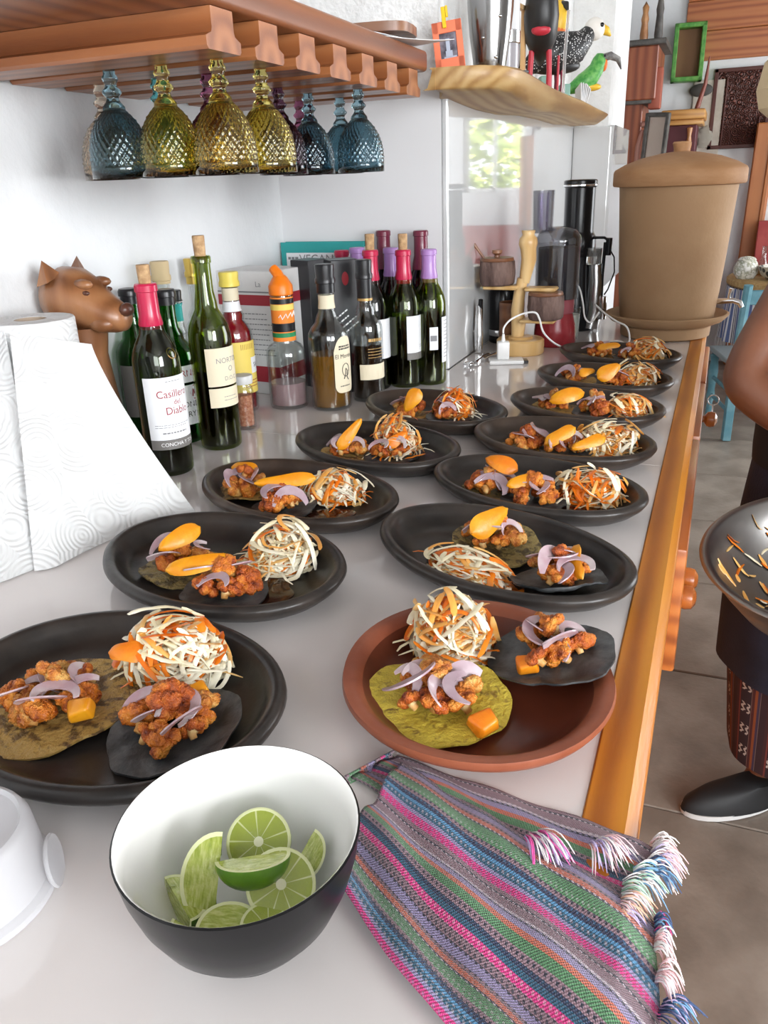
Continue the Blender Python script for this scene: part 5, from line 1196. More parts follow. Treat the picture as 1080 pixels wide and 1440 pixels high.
# tall black juicer
jblk = pm('glossy_black_plastic', (.008, .008, .009), rough=.2, spec=.4)
jc = thing('juicer', 'tall glossy black slow juicer with steel side beside the clay jar', 'juicer', (-.388, 2.50, C+.0003), R_(-20))
MB().lathe([(0, 0), (.058, 0), (.062, .006), (.060, .05), (.052, .12), (.046, .21), (0, .21)], 40).build('base', jblk, jc)
MB().lathe([(0, .21), (.050, .21), (.052, .214), (.052, .262), (.046, .272), (.043, .28), (.043, .396), (.047, .400), (.047, .414), (.044, .417), (.036, .418), (.034, .40), (0, .40)], 40).build('feed_tube', jblk, jc, angle=35)
MB().lathe([(.0475, .400), (.0485, .401), (.0485, .404), (.0475, .405), (.0475, .400)], 40).build('rim_ring', chrome, jc)
b = MB(); b.tube([(.055, .0, .01), (.066, 0, .06), (.066, 0, .14), (.062, 0, .19)], [.026, .024, .022, .020], 16, flat=1.0); b.build('steel_side', steel, jc)
b = MB(); b.tube([(.06, -.01, .19), (.062, -.01, .235)], .021, 16); b.build('juice_cup', pm('smoky_clear_plastic', (.45, .45, .44), rough=.1, trans=.8), jc)
b = MB(); b.tube([(.048, 0, .262), (.085, 0, .262), (.10, 0, .252), (.105, 0, .23)], .004, 8); b.tube([(.100, 0, .262), (.098, 0, .215)], .009, 10); b.tube([(.088, .0, .25), (.085, 0, .16), (.085, 0, .10)], .005, 8); b.build('lever', jblk, jc)
b = MB(); b.tube([(.092, 0, .10), (.092, 0, .07), (.094, 0, .035)], [.010, .012, .010], 12); b.build('spout', chrome, jc)
b = MB(); b.tube([(.10, 0, .235), (.118, 0, .21), (.122, 0, .17), (.105, .0, .12), (.095, 0, .105)], .0022, 6); b.build('cord', jblk, jc)
# food processor
smk = thin_glass('smoky_jar_plastic', (.74, .74, .76), .08)
smk_d = pm('dark_contents', (.09, .09, .10), rough=.6)
fp = thing('food_processor', 'food processor with smoky jar, dark bowl and red base behind the wooden stand', 'food processor', (-.398, 2.245, C+.0003), R_(-25))
MB().lathe([(0, 0), (.056, 0), (.058, .004), (.055, .05), (.046, .085), (0, .085)], 36).build('base', pm('red_plastic', (.36, .03, .04), rough=.25, trans=.2), fp)
MB().lathe([(.046, .085), (.049, .088), (.049, .120), (.046, .124), (0, .124), (0, .085), (.046, .085)], 36).build('collar', pm('dusty_red_clear', (.50, .12, .15), rough=.15, trans=.4), fp)
MB().lathe([(0, .124), (.044, .124), (.050, .135), (.052, .255), (0, .255)], 36).build('drum', smk_d, fp)
MB().lathe([(.050, .124), (.054, .128), (.056, .262), (.0575, .264), (.0575, .124), (.050, .124)], 40).build('jar', smk, fp)
MB().lathe([(.0585, .262), (.060, .266), (.058, .282), (.046, .298), (.025, .306), (0, .308), (0, .304), (.024, .302), (.044, .294), (.055, .280), (.057, .262), (.0585, .262)], 40).build('lid', smk, fp)
ch = MB(); ch.lathe([(.020, .29), (.026, .292), (.0285, .395), (.0265, .396), (.0235, .30), (.020, .29)], 28, Matrix.Translation((-.044, -.012, 0))); ch.build('feed_chute', smk, fp)
pu = MB(); pu.lathe([(0, .30), (.014, .30), (.016, .39), (0, .392)], 20, Matrix.Translation((-.044, -.012, 0))); pu.build('pusher', thin_glass('lilac_clear_plastic', (.80, .76, .88), .08), fp)
# tumblers
for (x, y, lab) in ((-.372, 2.335, 'glass tumbler of milky liquid right of the wooden stand'), (-.428, 2.330, 'glass tumbler of milky liquid partly behind the wooden stand')):
    t = thing('tumbler', lab, 'glass', (x, y, C+.0003), 0, 'milky tumblers')
    MB().lathe([(0, 0), (.023, 0), (.0245, .003), (.028, .086), (.0268, .086), (.0235, .006), (0, .006)], 28).build('glass', g_clear, t)
    MB().lathe([(0, .0065), (.0228, .0065), (.0255, .068), (0, .068)], 28).build('milky_drink', pm('milky_liquid', (.70, .72, .66), rough=.4), t)
# carved wooden stand with two bark pots
pale_w = wood('pale_turned_wood', [(.50, .28, .09), (.66, .42, .17), (.74, .52, .25)], 'Z', 14, .4, .3); bark = pm('rough_bark', (.075, .042, .035), rough=.8, col2=(.19, .12, .10), ns=30, detail=8, stretch=(1, 1, .35), bmp=1.0, bs=26, bdist=.02); rimw = wood('dark_rim_wood', [(.14, .05, .02), (.24, .10, .045), (.30, .14, .07)], 'X', 14)
ws = thing('wooden_spice_stand', 'pale wooden stand carrying bark pots beside the glossy panel', 'stand', (-.463, 2.110, C+.0003))
b = MB(); b.lathe([(0, 0), (.060, 0), (.062, .003), (.062, .034), (.058, .038), (.034, .039), (.030, .044), (0, .044)], 40); b.build('base', pale_w, ws, angle=30)
b = MB(); b.tube([(-.008, 0, .04), (-.006, 0, .075), (-.010, 0, .11), (-.006, 0, .15), (.002, 0, .19)], [.016, .019, .017, .015, .014], 16); b.tube([(.006, 0, .18), (.010, 0, .205), (.016, 0, .235), (.014, 0, .262), (.013, 0, .275), (.013, 0, .287), (.013, 0, .295), (.013, 0, .306)], [.013, .016, .019, .020, .024, .022, .015, .017], 18); b.build('post', pale_w, ws, angle=60)
for (c_, d_) in (((-.052, 0, .168), (.092, .050, .010)), ((.052, -.01, .1655), (.080, .05, .009)), ((.050, -.018, .088), (.090, .06, .008))): b = MB(); b.box(c_, d_, bev=.003); b.build('tray', pale_w, ws)
def pot(label, loc, spoon, closed):
    t = thing('bark_pot', label, 'pot', loc)
    def lump(r, z, a): return r*(1+.04*math.sin(5*a)+.02*math.sin(11*a+z*90))
    MB().lathe([(0, 0), (.040, 0), (.044, .006), (.046, .03), (.044, .058), (.0415, .060), (0, .060)], 36, fn=lump).build('pot', bark, t, angle=179)
    MB().lathe([(0, .060), (.043, .060), (.044, .063), (.042, .068), (0, .069)], 36).build('lid', rimw, t)
    if closed: MB().lathe([(0, .069), (.007, .069), (.006, .074), (.013, .079), (.013, .086), (0, .087)], 24).build('lid_knob', rimw, t)
    if spoon: b = MB(); b.tube([(-.028, -.01, .062), (-.045, -.012, .085), (-.058, -.014, .102)], [.0035, .003, .0045], 8); b.build('spoon_handle', rimw, t)
    return t
pot('lidded bark pot with a wooden spoon on the upper left tray', (-.529, 2.108, C+.1738), True, True)
pot('bark pot on the lower right tray of the wooden stand', (-.397, 2.090, C+.0925), False, False)
# wooden mug and black coffee press behind, steel tool and keys
mg = thing('wooden_mug', 'brown wooden mug with square handle below the upper pot', 'mug', (-.505, 2.185, C+.0003), R_(-60))
MB().lathe([(0, .0), (.030, .0), (.033, .004), (.034, .12), (.031, .12), (.029, .01), (0, .01)], 28).build('cup', rimw, mg)
b = MB(); b.tube([(.030, 0, .108), (.058, 0, .106), (.066, 0, .09), (.064, 0, .045), (.052, 0, .03), (.030, 0, .028)], .006, 10); b.build('handle', pale_w, mg)
cp = thing('coffee_press', 'black coffee press standing against the glossy panel', 'coffee press', (-.548, 2.255, C+.0003))
MB().lathe([(0, 0), (.034, 0), (.036, .004), (.036, .140), (.033, .146), (0, .147)], 32).build('body', jblk, cp); MB().lathe([(0, .147), (.010, .147), (.008, .152), (.012, .160), (0, .163)], 20).build('knob', jblk, cp)
MB().lathe([(.0365, .02), (.0375, .022), (.0375, .034), (.0365, .036), (.0365, .02)], 32).build('steel_band', chrome, cp)
ut = thing('can_opener', 'steel and black hand tool leaning against the glossy panel', 'can opener', (-.568, 2.080, C+.0003), R_(-70))
b = MB(); b.tube([(0, 0, .002), (.004, 0, .05), (-.004, 0, .09), (.0, 0, .125)], [.011, .012, .010, .008], 10, flat=.5); b.build('steel_handle', steel, ut)
b = MB(); b.tube([(-.016, .004, .002), (-.018, .004, .06), (-.010, .004, .10), (.008, .004, .14)], [.007, .008, .008, .006], 10, flat=.6); b.build('black_handle', jblk, ut)
for k, (x, y, rz, L, lab) in enumerate(((-.535, 1.985, 1.5, .10, 'steel bottle opener lying against the wall by the charger'), (-.517, 2.02, 1.2, .08, 'smaller steel opener beside the white socket plate'), (-.540, 1.885, 1.8, .07, 'flat steel opener lying nearest the lilac capped wine'))):
    b = MB(); b.tube([(-L/2, 0, .006), (-L/4, 0, .008), (L/4, 0, .010), (L/2, 0, .006)], [.008, .004, .005, .010], 10, flat=.5)
    b.tube([(L/2+.012*math.cos(a), .012*math.sin(a), .006) for a in [2*PI*i/14 for i in range(14)]], .003, 6, closed=True)
    tag(b.build('bottle_opener', chrome, None, (x, y, C+.0006), (0, 0, rz)), lab, 'opener', 'steel openers by the charger')
# charger and cables
wpl = pm('white_plastic', (.80, .80, .79), rough=.3)
cg = thing('phone_charger', 'white plug charger standing on a flat white socket plate', 'charger', (-.468, 1.975, C+.0003), R_(18))
b = MB(); b.box((0, 0, .005), (.085, .050, .010), bev=.003, seg=2); b.build('socket_plate', wpl, cg)
b = MB(); b.box((-.008, 0, .032), (.030, .026, .044), bev=.004, seg=3); b.build('plug', wpl, cg)
b = MB(); b.tube([(-.008, 0, .053), (-.008, 0, .072)], [.0055, .003], 10); b.build('cable_end', wpl, cg)
b = MB(); b.box((.048, 0, .004), (.012, .03, .007), bev=.001); b.build('dark_end', blk_card, cg, smooth=False)
def cable(label, pts, r=.0024):
    from mathutils.geometry import interpolate_bezier
    P = [Vector(p) for p in pts]; out = []
    for i in range(len(P)-1):
        a, d = P[i], P[i+1]; t0 = (P[i+1]-P[max(i-1, 0)])/6; t1 = (P[min(i+2, len(P)-1)]-P[i])/6
        out += interpolate_bezier(a, a+t0, d-t1, d, 8)[:-1]
    out.append(P[-1]); b = MB(); b.tube(out, r, 8); tag(b.build('cable', wpl, None, (0, 0, C), angle=179), label, 'cable')
cable('white charging cable rising from the plug and looping past the stand', [(-.476, 1.972, .074), (-.475, 1.975, .088), (-.462, 1.985, .105), (-.435, 2.00, .118), (-.405, 2.00, .122), (-.395, 2.01, .105), (-.385, 2.02, .07), (-.36, 2.06, .035), (-.33, 2.12, .012), (-.29, 2.20, .003), (-.25, 2.225, .003), (-.225, 2.19, .003), (-.235, 2.14, .003)])
cable('white cable hanging from the juicer to the worktop beside the clay jar', [(-.372, 2.29, .162), (-.345, 2.28, .150), (-.330, 2.27, .11), (-.322, 2.27, .07), (-.305, 2.27, .058), (-.285, 2.27, .085)])
cable('white cable draped over the clay saucer and coiled in front of it', [(-.30, 2.30, .10), (-.27, 2.26, .085), (-.235, 2.235, .068), (-.205, 2.22, .055), (-.196, 2.215, .02), (-.215, 2.19, .003), (-.245, 2.21, .003), (-.255, 2.245, .008), (-.225, 2.255, .012), (-.205, 2.23, .004), (-.235, 2.17, .003)])
# ================================================================== DINING ROOM BEHIND
red_wood = wood('red_brown_cabinet_wood', [(.13, .030, .012), (.25, .062, .025), (.33, .10, .04)], 'Z', 5, .45, .25); dark_mould = pm('dark_moulding_paint', (.055, .05, .045), rough=.5, col2=(.10, .09, .08), ns=20); plum_m = pm('plum_cabinet_paint', (.10, .022, .03), rough=.5); gold_w = wood('golden_top_wood', [(.40, .18, .04), (.55, .28, .08), (.62, .36, .12)], 'X', 8); copper_w = pm('copper_brown_wood', (.36, .15, .05), rough=.35, col2=(.50, .25, .10), ns=20, coat=.3)
tc_ = thing('tall_cabinet', 'tall reddish wooden cabinet with dark crown moulding in the far room', 'cabinet', (-.80, 5.75, .005))
b = MB(); b.box((0, 0, .86), (.56, .42, 1.72), bev=.004); b.build('body', red_wood, tc_, smooth=False)
b = MB(); b.box((.03, -.02, 1.86), (.64, .48, .28), bev=.006); b.build('crown', red_wood, tc_, smooth=False)
b = MB(); b.box((.04, -.02, 2.015), (.70, .54, .03), bev=.006, seg=2); b.box((.03, -.02, 1.715), (.60, .46, .03), bev=.006, seg=2); b.build('moulding', dark_mould, tc_)
for x, h in ((.255, .20), (.335, .28)):
    b = MB(); b.lathe([(0, 0), (.022, 0), (.024, .03), (.018, h*.45), (.022, h*.55), (.015, h*.7), (.019, h*.85), (0, h)], 18, Matrix.Translation((x, -.2, 2.03))); b.build('finial', copper_w if x < .3 else dark_mould, tc_)
b = MB(); b.box((.345, -.19, 1.78), (.07, .10, .22), bev=.012, seg=2); b.build('bracket', pm('red_clay_paint', (.34, .085, .05), rough=.5), tc_)
md = thing('carved_mirror', 'narrow carved mirror with dark frame leaning beside the tall cabinet', 'mirror', (-.475, 5.46, .50), 0, rot=(0, R_(3), R_(-20)))
b = MB()
for x in (-.062, .062): b.box((x, 0, .57), (.022, .03, 1.16), bev=.004)
for z in (.01, .42, 1.14): b.box((0, 0, z), (.12, .03, .024), bev=.004)
b.build('frame', dark_mould, md, smooth=False)
b = MB(); b.box((0, .004, .57), (.11, .006, 1.12)); b.build('glass', pm('old_mirror_glass', (.45, .36, .30), rough=.15, metal=.6), md, smooth=False)
for z in (.30, .62, .94):
    b = MB(); b.tube([(-.080, 0, z-.15), (-.100, 0, z-.06), (-.104, 0, z+.03), (-.088, 0, z+.12)], [.010, .016, .016, .010], 10); b.ico((-.084, -.005, z+.15), .018, 2); b.build('scroll', pm('rosy_carving', (.36, .16, .12), rough=.5), md)
gp_ = thing('hanging_wall_box', 'green framed wooden wall box hanging near the ceiling boards', 'wall box', (-.335, 6.40, C+.98), R_(4))
b = MB()
for (x, z, dx, dz) in ((-.085, .17, .028, .34), (.085, .17, .028, .34), (0, .014, .198, .028), (0, .326, .198, .028)): b.box((x, 0, z), (dx, .12, dz), bev=.004)
b.build('frame', pm('green_wood_paint', (.05, .22, .03), rough=.45, col2=(.12, .32, .06), ns=25), gp_, smooth=False)
b = MB(); b.box((0, .045, .17), (.16, .02, .30)); b.build('back', pm('brown_box_back', (.26, .12, .055), rough=.6), gp_, smooth=False)
pc = thing('plum_cabinet', 'plum coloured narrow cabinet with golden top behind the clay jar lid', 'cabinet', (-.325, 6.28, .005))
b = MB(); b.box((0, 0, .80), (.20, .36, 1.60), bev=.004); b.build('body', plum_m, pc, smooth=False)
b = MB(); b.box((.01, -.02, 1.615), (.25, .42, .03), bev=.006, seg=2); b.box((.01, -.02, 1.66), (.27, .44, .06), bev=.012, seg=2); b.build('top', gold_w, pc)
b = MB(); b.lathe([(0, 0), (.030, 0), (.034, .03), (.018, .06), (.022, .12), (.014, .17), (.02, .21), (.012, .26), (.018, .31), (0, .32)], 20, Matrix.Translation((.06, -.205, 1.27))); b.build('turned_column', copper_w, pc)
b = MB(); b.tube([(.09, -.2, 1.69), (.125, -.2, 1.83), (.135, -.2, 1.98)], [.016, .012, .005], 10); b.build('horn', pm('dark_red_horn', (.20, .05, .03), rough=.4), pc)
pl = thing('stone_plaque', 'pale stone relief plaque on the far wall beside the carved panel', 'plaque', (-.185, 6.485, C+.50))
b = MB(); b.box((0, 0, .24), (.20, .03, .50), bev=.006); b.build('slab', pm('pale_stone', (.42, .38, .32), rough=.8, col2=(.50, .46, .40), ns=12, bmp=.5, bs=20), pl, smooth=False)
b = MB(); b.ico((.0, -.018, .14), .05, 3, scale=(1, .25, 1.4), disp=.3, freq=60); b.build('relief', pm('grey_stone_relief', (.33, .31, .26), rough=.8), pl)
b = MB(); b.ico((-.05, -.018, .43), .075, 3, scale=(1, .25, .55)); b.build('dark_figure', pm('dark_relief', (.06, .055, .05), rough=.6), pl)
def carved_mat():
    m, nt, b = new_mat('carved_dark_red_wood'); vec = mapped(nt)
    vo = nt.nodes.new('ShaderNodeTexVoronoi'); vo.inputs['Scale'].default_value = 26; nt.links.new(vec, vo.inputs['Vector'])
    s = math_(nt, 'SINE', math_(nt, 'MULTIPLY', vo.outputs['Distance'], 24))
    nt.links.new(ramp(nt, s, [(.2, (.050, .014, .010)), (.8, (.16, .055, .04))]), b.inputs['Base Color']); b.inputs['Roughness'].default_value = .5; bump(nt, b, s, .8, .01); return m
cm = carved_mat()
cv = thing('carved_wall_panel', 'dark red carved wooden panel hanging on the white far wall', 'wall panel', (.025, 6.485, C+.56))
b = MB(); b.box((0, 0, .245), (.37, .025, .49), bev=.004); b.build('panel', cm, cv, smooth=False)
b = MB()
for (x, z, dx, dz) in ((-.172, .245, .025, .49), (.172, .245, .025, .49), (0, .012, .37, .024), (0, .478, .37, .024), (-.10, .22, .010, .44), (.125, .10, .010, .18)): b.box((x, -.014, z), (dx, .016, dz), bev=.003)
b.build('border', pm('dark_red_border', (.075, .02, .014), rough=.5), cv, smooth=False)
for k in range(5):
    b = MB(); b.tube([(.03*math.cos(a)*(1-a/9), -.012, .03*math.sin(a)*(1-a/9)) for a in [j*.5 for j in range(16)]], .006, 8); b.build('scroll', cm, cv, (.02+.05*math.cos(k*2.2), 0, .09+.08*k), (0, k, 0))
wp = MB(); wp.box((0, 0, .80), (.13, .10, 1.60), bev=.008); wp.box((.04, -.03, .80), (.03, .06, 1.60), bev=.006)
tag(wp.build('wooden_post', wood('post_wood', [(.22, .062, .015), (.34, .11, .028), (.42, .16, .045)], 'Z', 5, .5, .1, ring=3, dist=2), None, (.178, 6.40, .005), (0, R_(1), 0), smooth=False), 'orange brown wooden post beside the far window', 'post')
rb = thing('red_bench', 'faded red bench back behind the dining table', 'bench', (.72, 6.12, .005))
rp = pm('faded_red_paint', (.36, .055, .055), rough=.6, col2=(.45, .09, .08), ns=8)
b = MB(); b.box((0, .10, .80), (1.0, .05, .40), bev=.01, seg=2); b.build('backrest', rp, rb); b = MB(); b.box((0, -.10, .44), (1.0, .40, .05), bev=.01, seg=2); b.build('seat', rp, rb)
for x in (-.46, .46):
    for y in (-.26, .10): b = MB(); b.box((x, y, .21), (.05, .05, .42)); b.build('leg', rp, rb, smooth=False)
# dining table with striped cloth
def stripe_mat():
    m, nt, b = new_mat('blue_striped_tablecloth'); uv = nt.nodes.new('ShaderNodeUVMap'); sp = nt.nodes.new('ShaderNodeSeparateXYZ'); nt.links.new(uv.outputs[0], sp.inputs[0])
    fr = math_(nt, 'FRACT', math_(nt, 'MULTIPLY', sp.outputs['X'], 34))
    w_, bl, dk, gy = (.70, .70, .72), (.11, .15, .32), (.06, .06, .09), (.42, .42, .48)
    nt.links.new(ramp(nt, fr, [(0, w_), (.16, bl), (.38, w_), (.48, dk), (.55, w_), (.62, dk), (.68, gy), (.8, bl)], 'CONSTANT'), b.inputs['Base Color']); b.inputs['Roughness'].default_value = .85; return m
tbm = stripe_mat()
dt = thing('dining_table', 'round dining table with woven brown top edge in the far room', 'table', (.60, 5.30, .005))
MB().lathe([(0, .70), (.53, .70), (.545, .712), (.545, .737), (.535, .745), (0, .745)], 64).build('tabletop', pm('woven_brown_edge', (.40, .24, .09), rough=.7, col2=(.52, .36, .16), ns=60, bmp=.5, bs=80), dt)
MB().lathe([(0, 0), (.26, 0), (.27, .02), (.08, .06), (.06, .10), (.06, .70), (0, .70)], 24).build('pedestal', orange_wood, dt)
def fn(u, v):
    a = 2*PI*u; r = .540+.012*v+.014*v*math.sin(22*a)
    return (r*math.cos(a), r*math.sin(a), .698-.30*v)
nu = 160; b = MB(); b.grid(fn, nu+1, 6); me = b.mesh('tablecloth', tbm, angle=179, recalc=False); set_uv(me, [(i/nu, j/5) for j in range(6) for i in range(nu+1)])
cl = tag(link('tablecloth', me, None, (.60, 5.30, .005)), 'blue and white striped fringed cloth hanging around the dining table', 'tablecloth')
b = MB(); q2 = random.Random(8)
for k in range(150):
    a = 2*PI*(k+q2.random()*.5)/150; r = .552+.014*math.sin(22*a)
    b.tube([(r*math.cos(a), r*math.sin(a), .40), ((r+.003)*math.cos(a+.005), (r+.003)*math.sin(a+.005), .36), (r*math.cos(a), r*math.sin(a), .32+.03*q2.random())], [.003, .0025, .001], 4)
b.build('fringe', pm('grey_fringe', (.55, .54, .55), rough=.9), cl); tag(cl.children[0], kind='stuff')
# things on the table
TZ = .7505
def pot_mat():
    m, nt, b = new_mat('white_grey_patterned_glaze'); nt.links.new(ramp(nt, noise_tex(nt, mapped(nt), 26, 3), [(.42, (.72, .70, .62)), (.5, (.30, .31, .22)), (.58, (.75, .74, .70))]), b.inputs['Base Color']); b.inputs['Roughness'].default_value = .25; return m
t = thing('ceramic_pot', 'white patterned ceramic pot on the dining table beside the clay jar', 'pot', (.150, 5.16, TZ)); pmm = pot_mat()
MB().lathe([(0, 0), (.045, 0), (.065, .03), (.068, .06), (.055, .09), (.045, .10), (0, .10)], 32).build('pot', pmm, t); MB().lathe([(.046, .10), (.050, .103), (.04, .115), (.012, .122), (0, .123), (0, .10), (.046, .10)], 32).build('lid', pmm, t)
t = thing('oil_bottle', 'small glass bottle of amber liquid on the dining table', 'bottle', (.240, 5.30, TZ)); MB().lathe(shell([(0, .002), (.030, 0), (.034, .006), (.034, .05), (.020, .085), (.014, .10), (.014, .16), (.018, .165)]), 28).build('glass', g_clear, t); MB().lathe([(0, .006), (.030, .006), (.030, .045), (0, .045)], 28).build('amber_liquid', pm('amber_liquid', (.70, .28, .02), rough=.1, trans=.4), t)
def bow_mat():
    m, nt, b = new_mat('black_white_patterned_glaze'); vo = nt.nodes.new('ShaderNodeTexVoronoi'); vo.inputs['Scale'].default_value = 30; nt.links.new(mapped(nt), vo.inputs['Vector']); nt.links.new(ramp(nt, vo.outputs['Distance'], [(.35, (.03, .03, .03)), (.42, (.5, .46, .38))], 'CONSTANT'), b.inputs['Base Color']); b.inputs['Roughness'].default_value = .3; return m
b = MB(); b.lathe([(0, 0), (.06, 0), (.10, .03), (.115, .075), (.108, .075), (.095, .036), (.055, .010), (0, .008)], 36); tag(b.build('patterned_bowl', bow_mat(), None, (.325, 5.10, TZ)), 'black and cream patterned bowl on the dining table', 'bowl')
for k, (x, y) in enumerate(((.30, 5.14), (.365, 5.11), (.32, 5.06))):
    b = MB(); b.ico((0, 0, 0), .028, 2, disp=.15); tag(b.build('white_fruit', pm('pale_fruit', (.75, .70, .58), rough=.5), None, (x, y, TZ+.062)), f'pale round fruit at the {("left", "right", "front")[k]} of the patterned bowl on the dining table', 'fruit', 'fruit in the patterned bowl')
# blue chair
blue_p = pm('worn_turquoise_paint', (.085, .225, .275), rough=.6, col2=(.16, .31, .36), ns=10, bmp=.1)
ch_ = thing('blue_chair', 'worn turquoise wooden chair tucked toward the dining table', 'chair', (.137, 4.44, .005), R_(14))
b = MB(); b.box((.20, .20, .405), (.46, .45, .028), bev=.005); b.build('seat', pm('greyish_seat_wood', (.24, .28, .29), rough=.6), ch_)
for (x, y) in ((0, 0), (.40, 0)):
    b = MB(); b.box((x, 0, .20), (.042, .042, .40), bev=.004); b.build('leg', blue_p, ch_)
    b = MB(); b.tube([(x, 0, .415), (x, -.02, .60), (x, -.05, .80)], .022, 8); b.build('back_post', blue_p, ch_)
for (x, y) in ((0, .40), (.40, .40)):
    b = MB(); b.lathe([(0, 0), (.014, 0), (.018, .05), (.014, .10), (.024, .14), (.018, .18), (.026, .28), (.020, .34), (.026, .37), (0, .395)], 16, Matrix.Translation((x, y, 0))); b.build('leg', blue_p, ch_)
for z, y in ((.56, -.015), (.74, -.04)): b = MB(); b.box((.20, y, z), (.40, .018, .07), bev=.004); b.build('back_rail', blue_p, ch_)
for z in (.15, .25): [MB().tube([(x_, .0, z), (x_, .40, z)], .010, 8).build('stretcher', blue_p, ch_) for x_ in (0, .40)]
# pleated pendant lamp
pn_ = thing('pendant_lamp', 'tan pleated paper pendant lampshade at the upper right', 'lamp', (.205, 3.70, C+.60))
def pleat(r, z, a): return r*(1+.055*(abs(((a*9/PI) % 2)-1)-.5))
MB().lathe([(.085, 0), (.128, .035), (.145, .10), (.128, .19), (.06, .26), (.058, .26), (.126, .188), (.142, .10), (.125, .036), (.085, .0)], 72, fn=pleat).build('shade', pm('tan_pleated_paper', (.46, .35, .21), rough=.8, trans=0), pn_, angle=20)
b = MB(); b.tube([(0, 0, .255), (0, 0, 2.75-C-.60)], .004, 6); b.build('cord', blk_card, pn_); b = MB(); b.lathe([(0, .20), (.02, .20), (.022, .25), (.06, .256), (.06, .262), (0, .264)], 20); b.build('fitting', blk_card, pn_)

# ================================================================== THE PERSON WITH THE STEEL BOWL
skin_m = pm('brown_skin', (.165, .062, .032), rough=.45, col2=(.205, .080, .042), ns=12, sss=.12, ssr=(.012, .005, .003), bmp=.05, bs=120)
navy_cloth = pm('dark_navy_apron_cloth', (.010, .012, .024), rough=.8, col2=(.016, .020, .040), ns=8, bmp=.15, bs=200); black_cloth = pm('black_blouse_cloth', (.012, .011, .012), rough=.85)
PX, PY = .315, 1.70
def skin_body(verts, edges, name, m, parent, sub=2):
    me = bpy.data.meshes.new(name); me.from_pydata([v[0] for v in verts], edges, []); o = bpy.data.objects.new(name+'_rig', me); COL.objects.link(o)
    o.modifiers.new('skin', 'SKIN'); sv = me.skin_vertices[0].data
    for k, v in enumerate(verts):
        r = v[1]; sv[k].radius = r if hasattr(r, '__len__') else (r, r); sv[k].use_root = (k == 0)
    s = o.modifiers.new('subsurf', 'SUBSURF'); s.levels = sub; s.render_levels = sub
    dg = bpy.context.evaluated_depsgraph_get(); me2 = bpy.data.meshes.new_from_object(o.evaluated_get(dg)); bpy.data.objects.remove(o); bpy.data.meshes.remove(me)
    me2.name = name; me2.materials.clear(); me2.materials.append(m); me2.shade_smooth()
    return link(name, me2, parent)
pr_ = thing('person', 'person in dark apron and patterned woven skirt holding a steel bowl', 'person', (PX, PY, .003))
V = []; E = []
def jv(x, y, z, r, par=None):
    V.append(((x, y, z), r)); k = len(V)-1
    if par is not None: E.append((par, k))
    return k
pel = jv(0, 0, .80, (.125, .095)); sp1 = jv(0, 0, .95, (.115, .085), pel); sp2 = jv(0, .005, 1.10, (.125, .090), sp1); sp3 = jv(0, .005, 1.205, (.115, .080), sp2)
nk_ = jv(0, 0, 1.258, .052, sp3); nk2 = jv(0, -.010, 1.298, .050, nk_); hd1 = jv(0, -.026, 1.345, (.066, .074), nk2); hd2 = jv(0, -.022, 1.400, (.079, .090), hd1); hd3 = jv(0, -.010, 1.462, (.074, .084), hd2); hd4 = jv(0, -.005, 1.50, .04, hd3)
nose = jv(0, -.122, 1.380, .008, hd2)
# right arm (towards the counter): elbow out, forearm back to the bowl
sr = jv(-.142, .005, 1.205, .056, sp3); ua = jv(-.200, -.020, 1.08, .046, sr); el = jv(-.258, -0.105, .965, .045, ua); fa = jv(-.175, -0.135, .915, .042, el); fa2 = jv(-.115, -0.158, .885, .031, fa); wr = jv(-.082, -0.170, .868, (.024, .028), fa2); pa = jv(-.072, -0.188, .846, (.018, .036), wr); pa2 = jv(-.070, -0.202, .822, (.014, .038), pa)
for k in range(4):
    o_ = -.030+.020*k; a1 = jv(-.070+o_, -0.210, .806, .0088, pa2); a2 = jv(-.070+o_, -0.216, .782, .0082, a1); a3 = jv(-.070+o_*.95, -0.226, .764, .0074, a2); jv(-.070+o_*.9, -0.240, .752, .0065, a3)
th = jv(-.034, -0.198, .842, .0100, pa); th2 = jv(-.028, -0.225, .818, .0092, th); jv(-.034, -0.246, .800, .0080, th2)
# left arm holding the other side of the rim
sl = jv(.142, .005, 1.205, .056, sp3); ul = jv(.195, -.03, 1.07, .045, sl); ell = jv(.235, -0.130, .95, .043, ul); fl1 = jv(.215, -0.220, .905, .040, ell); fl2 = jv(.185, -0.305, .87, .031, fl1); wl = jv(.165, -0.350, .850, (.028, .024), fl2); pl1 = jv(.148, -0.365, .828, (.036, .018), wl); pl2 = jv(.135, -0.375, .806, (.038, .014), pl1)
for k in range(4):
    o_ = -.030+.020*k; a1 = jv(.128, -0.375+o_, .788, .0088, pl2); a2 = jv(.122, -0.375+o_, .764, .0082, a1); a3 = jv(.110, -0.375+o_*.95, .746, .0074, a2); jv(.095, -0.375+o_*.9, .736, .0065, a3)
th = jv(.140, -0.335, .826, .0100, pl1); th2 = jv(.112, -0.322, .806, .0092, th); jv(.090, -0.328, .790, .0080, th2)
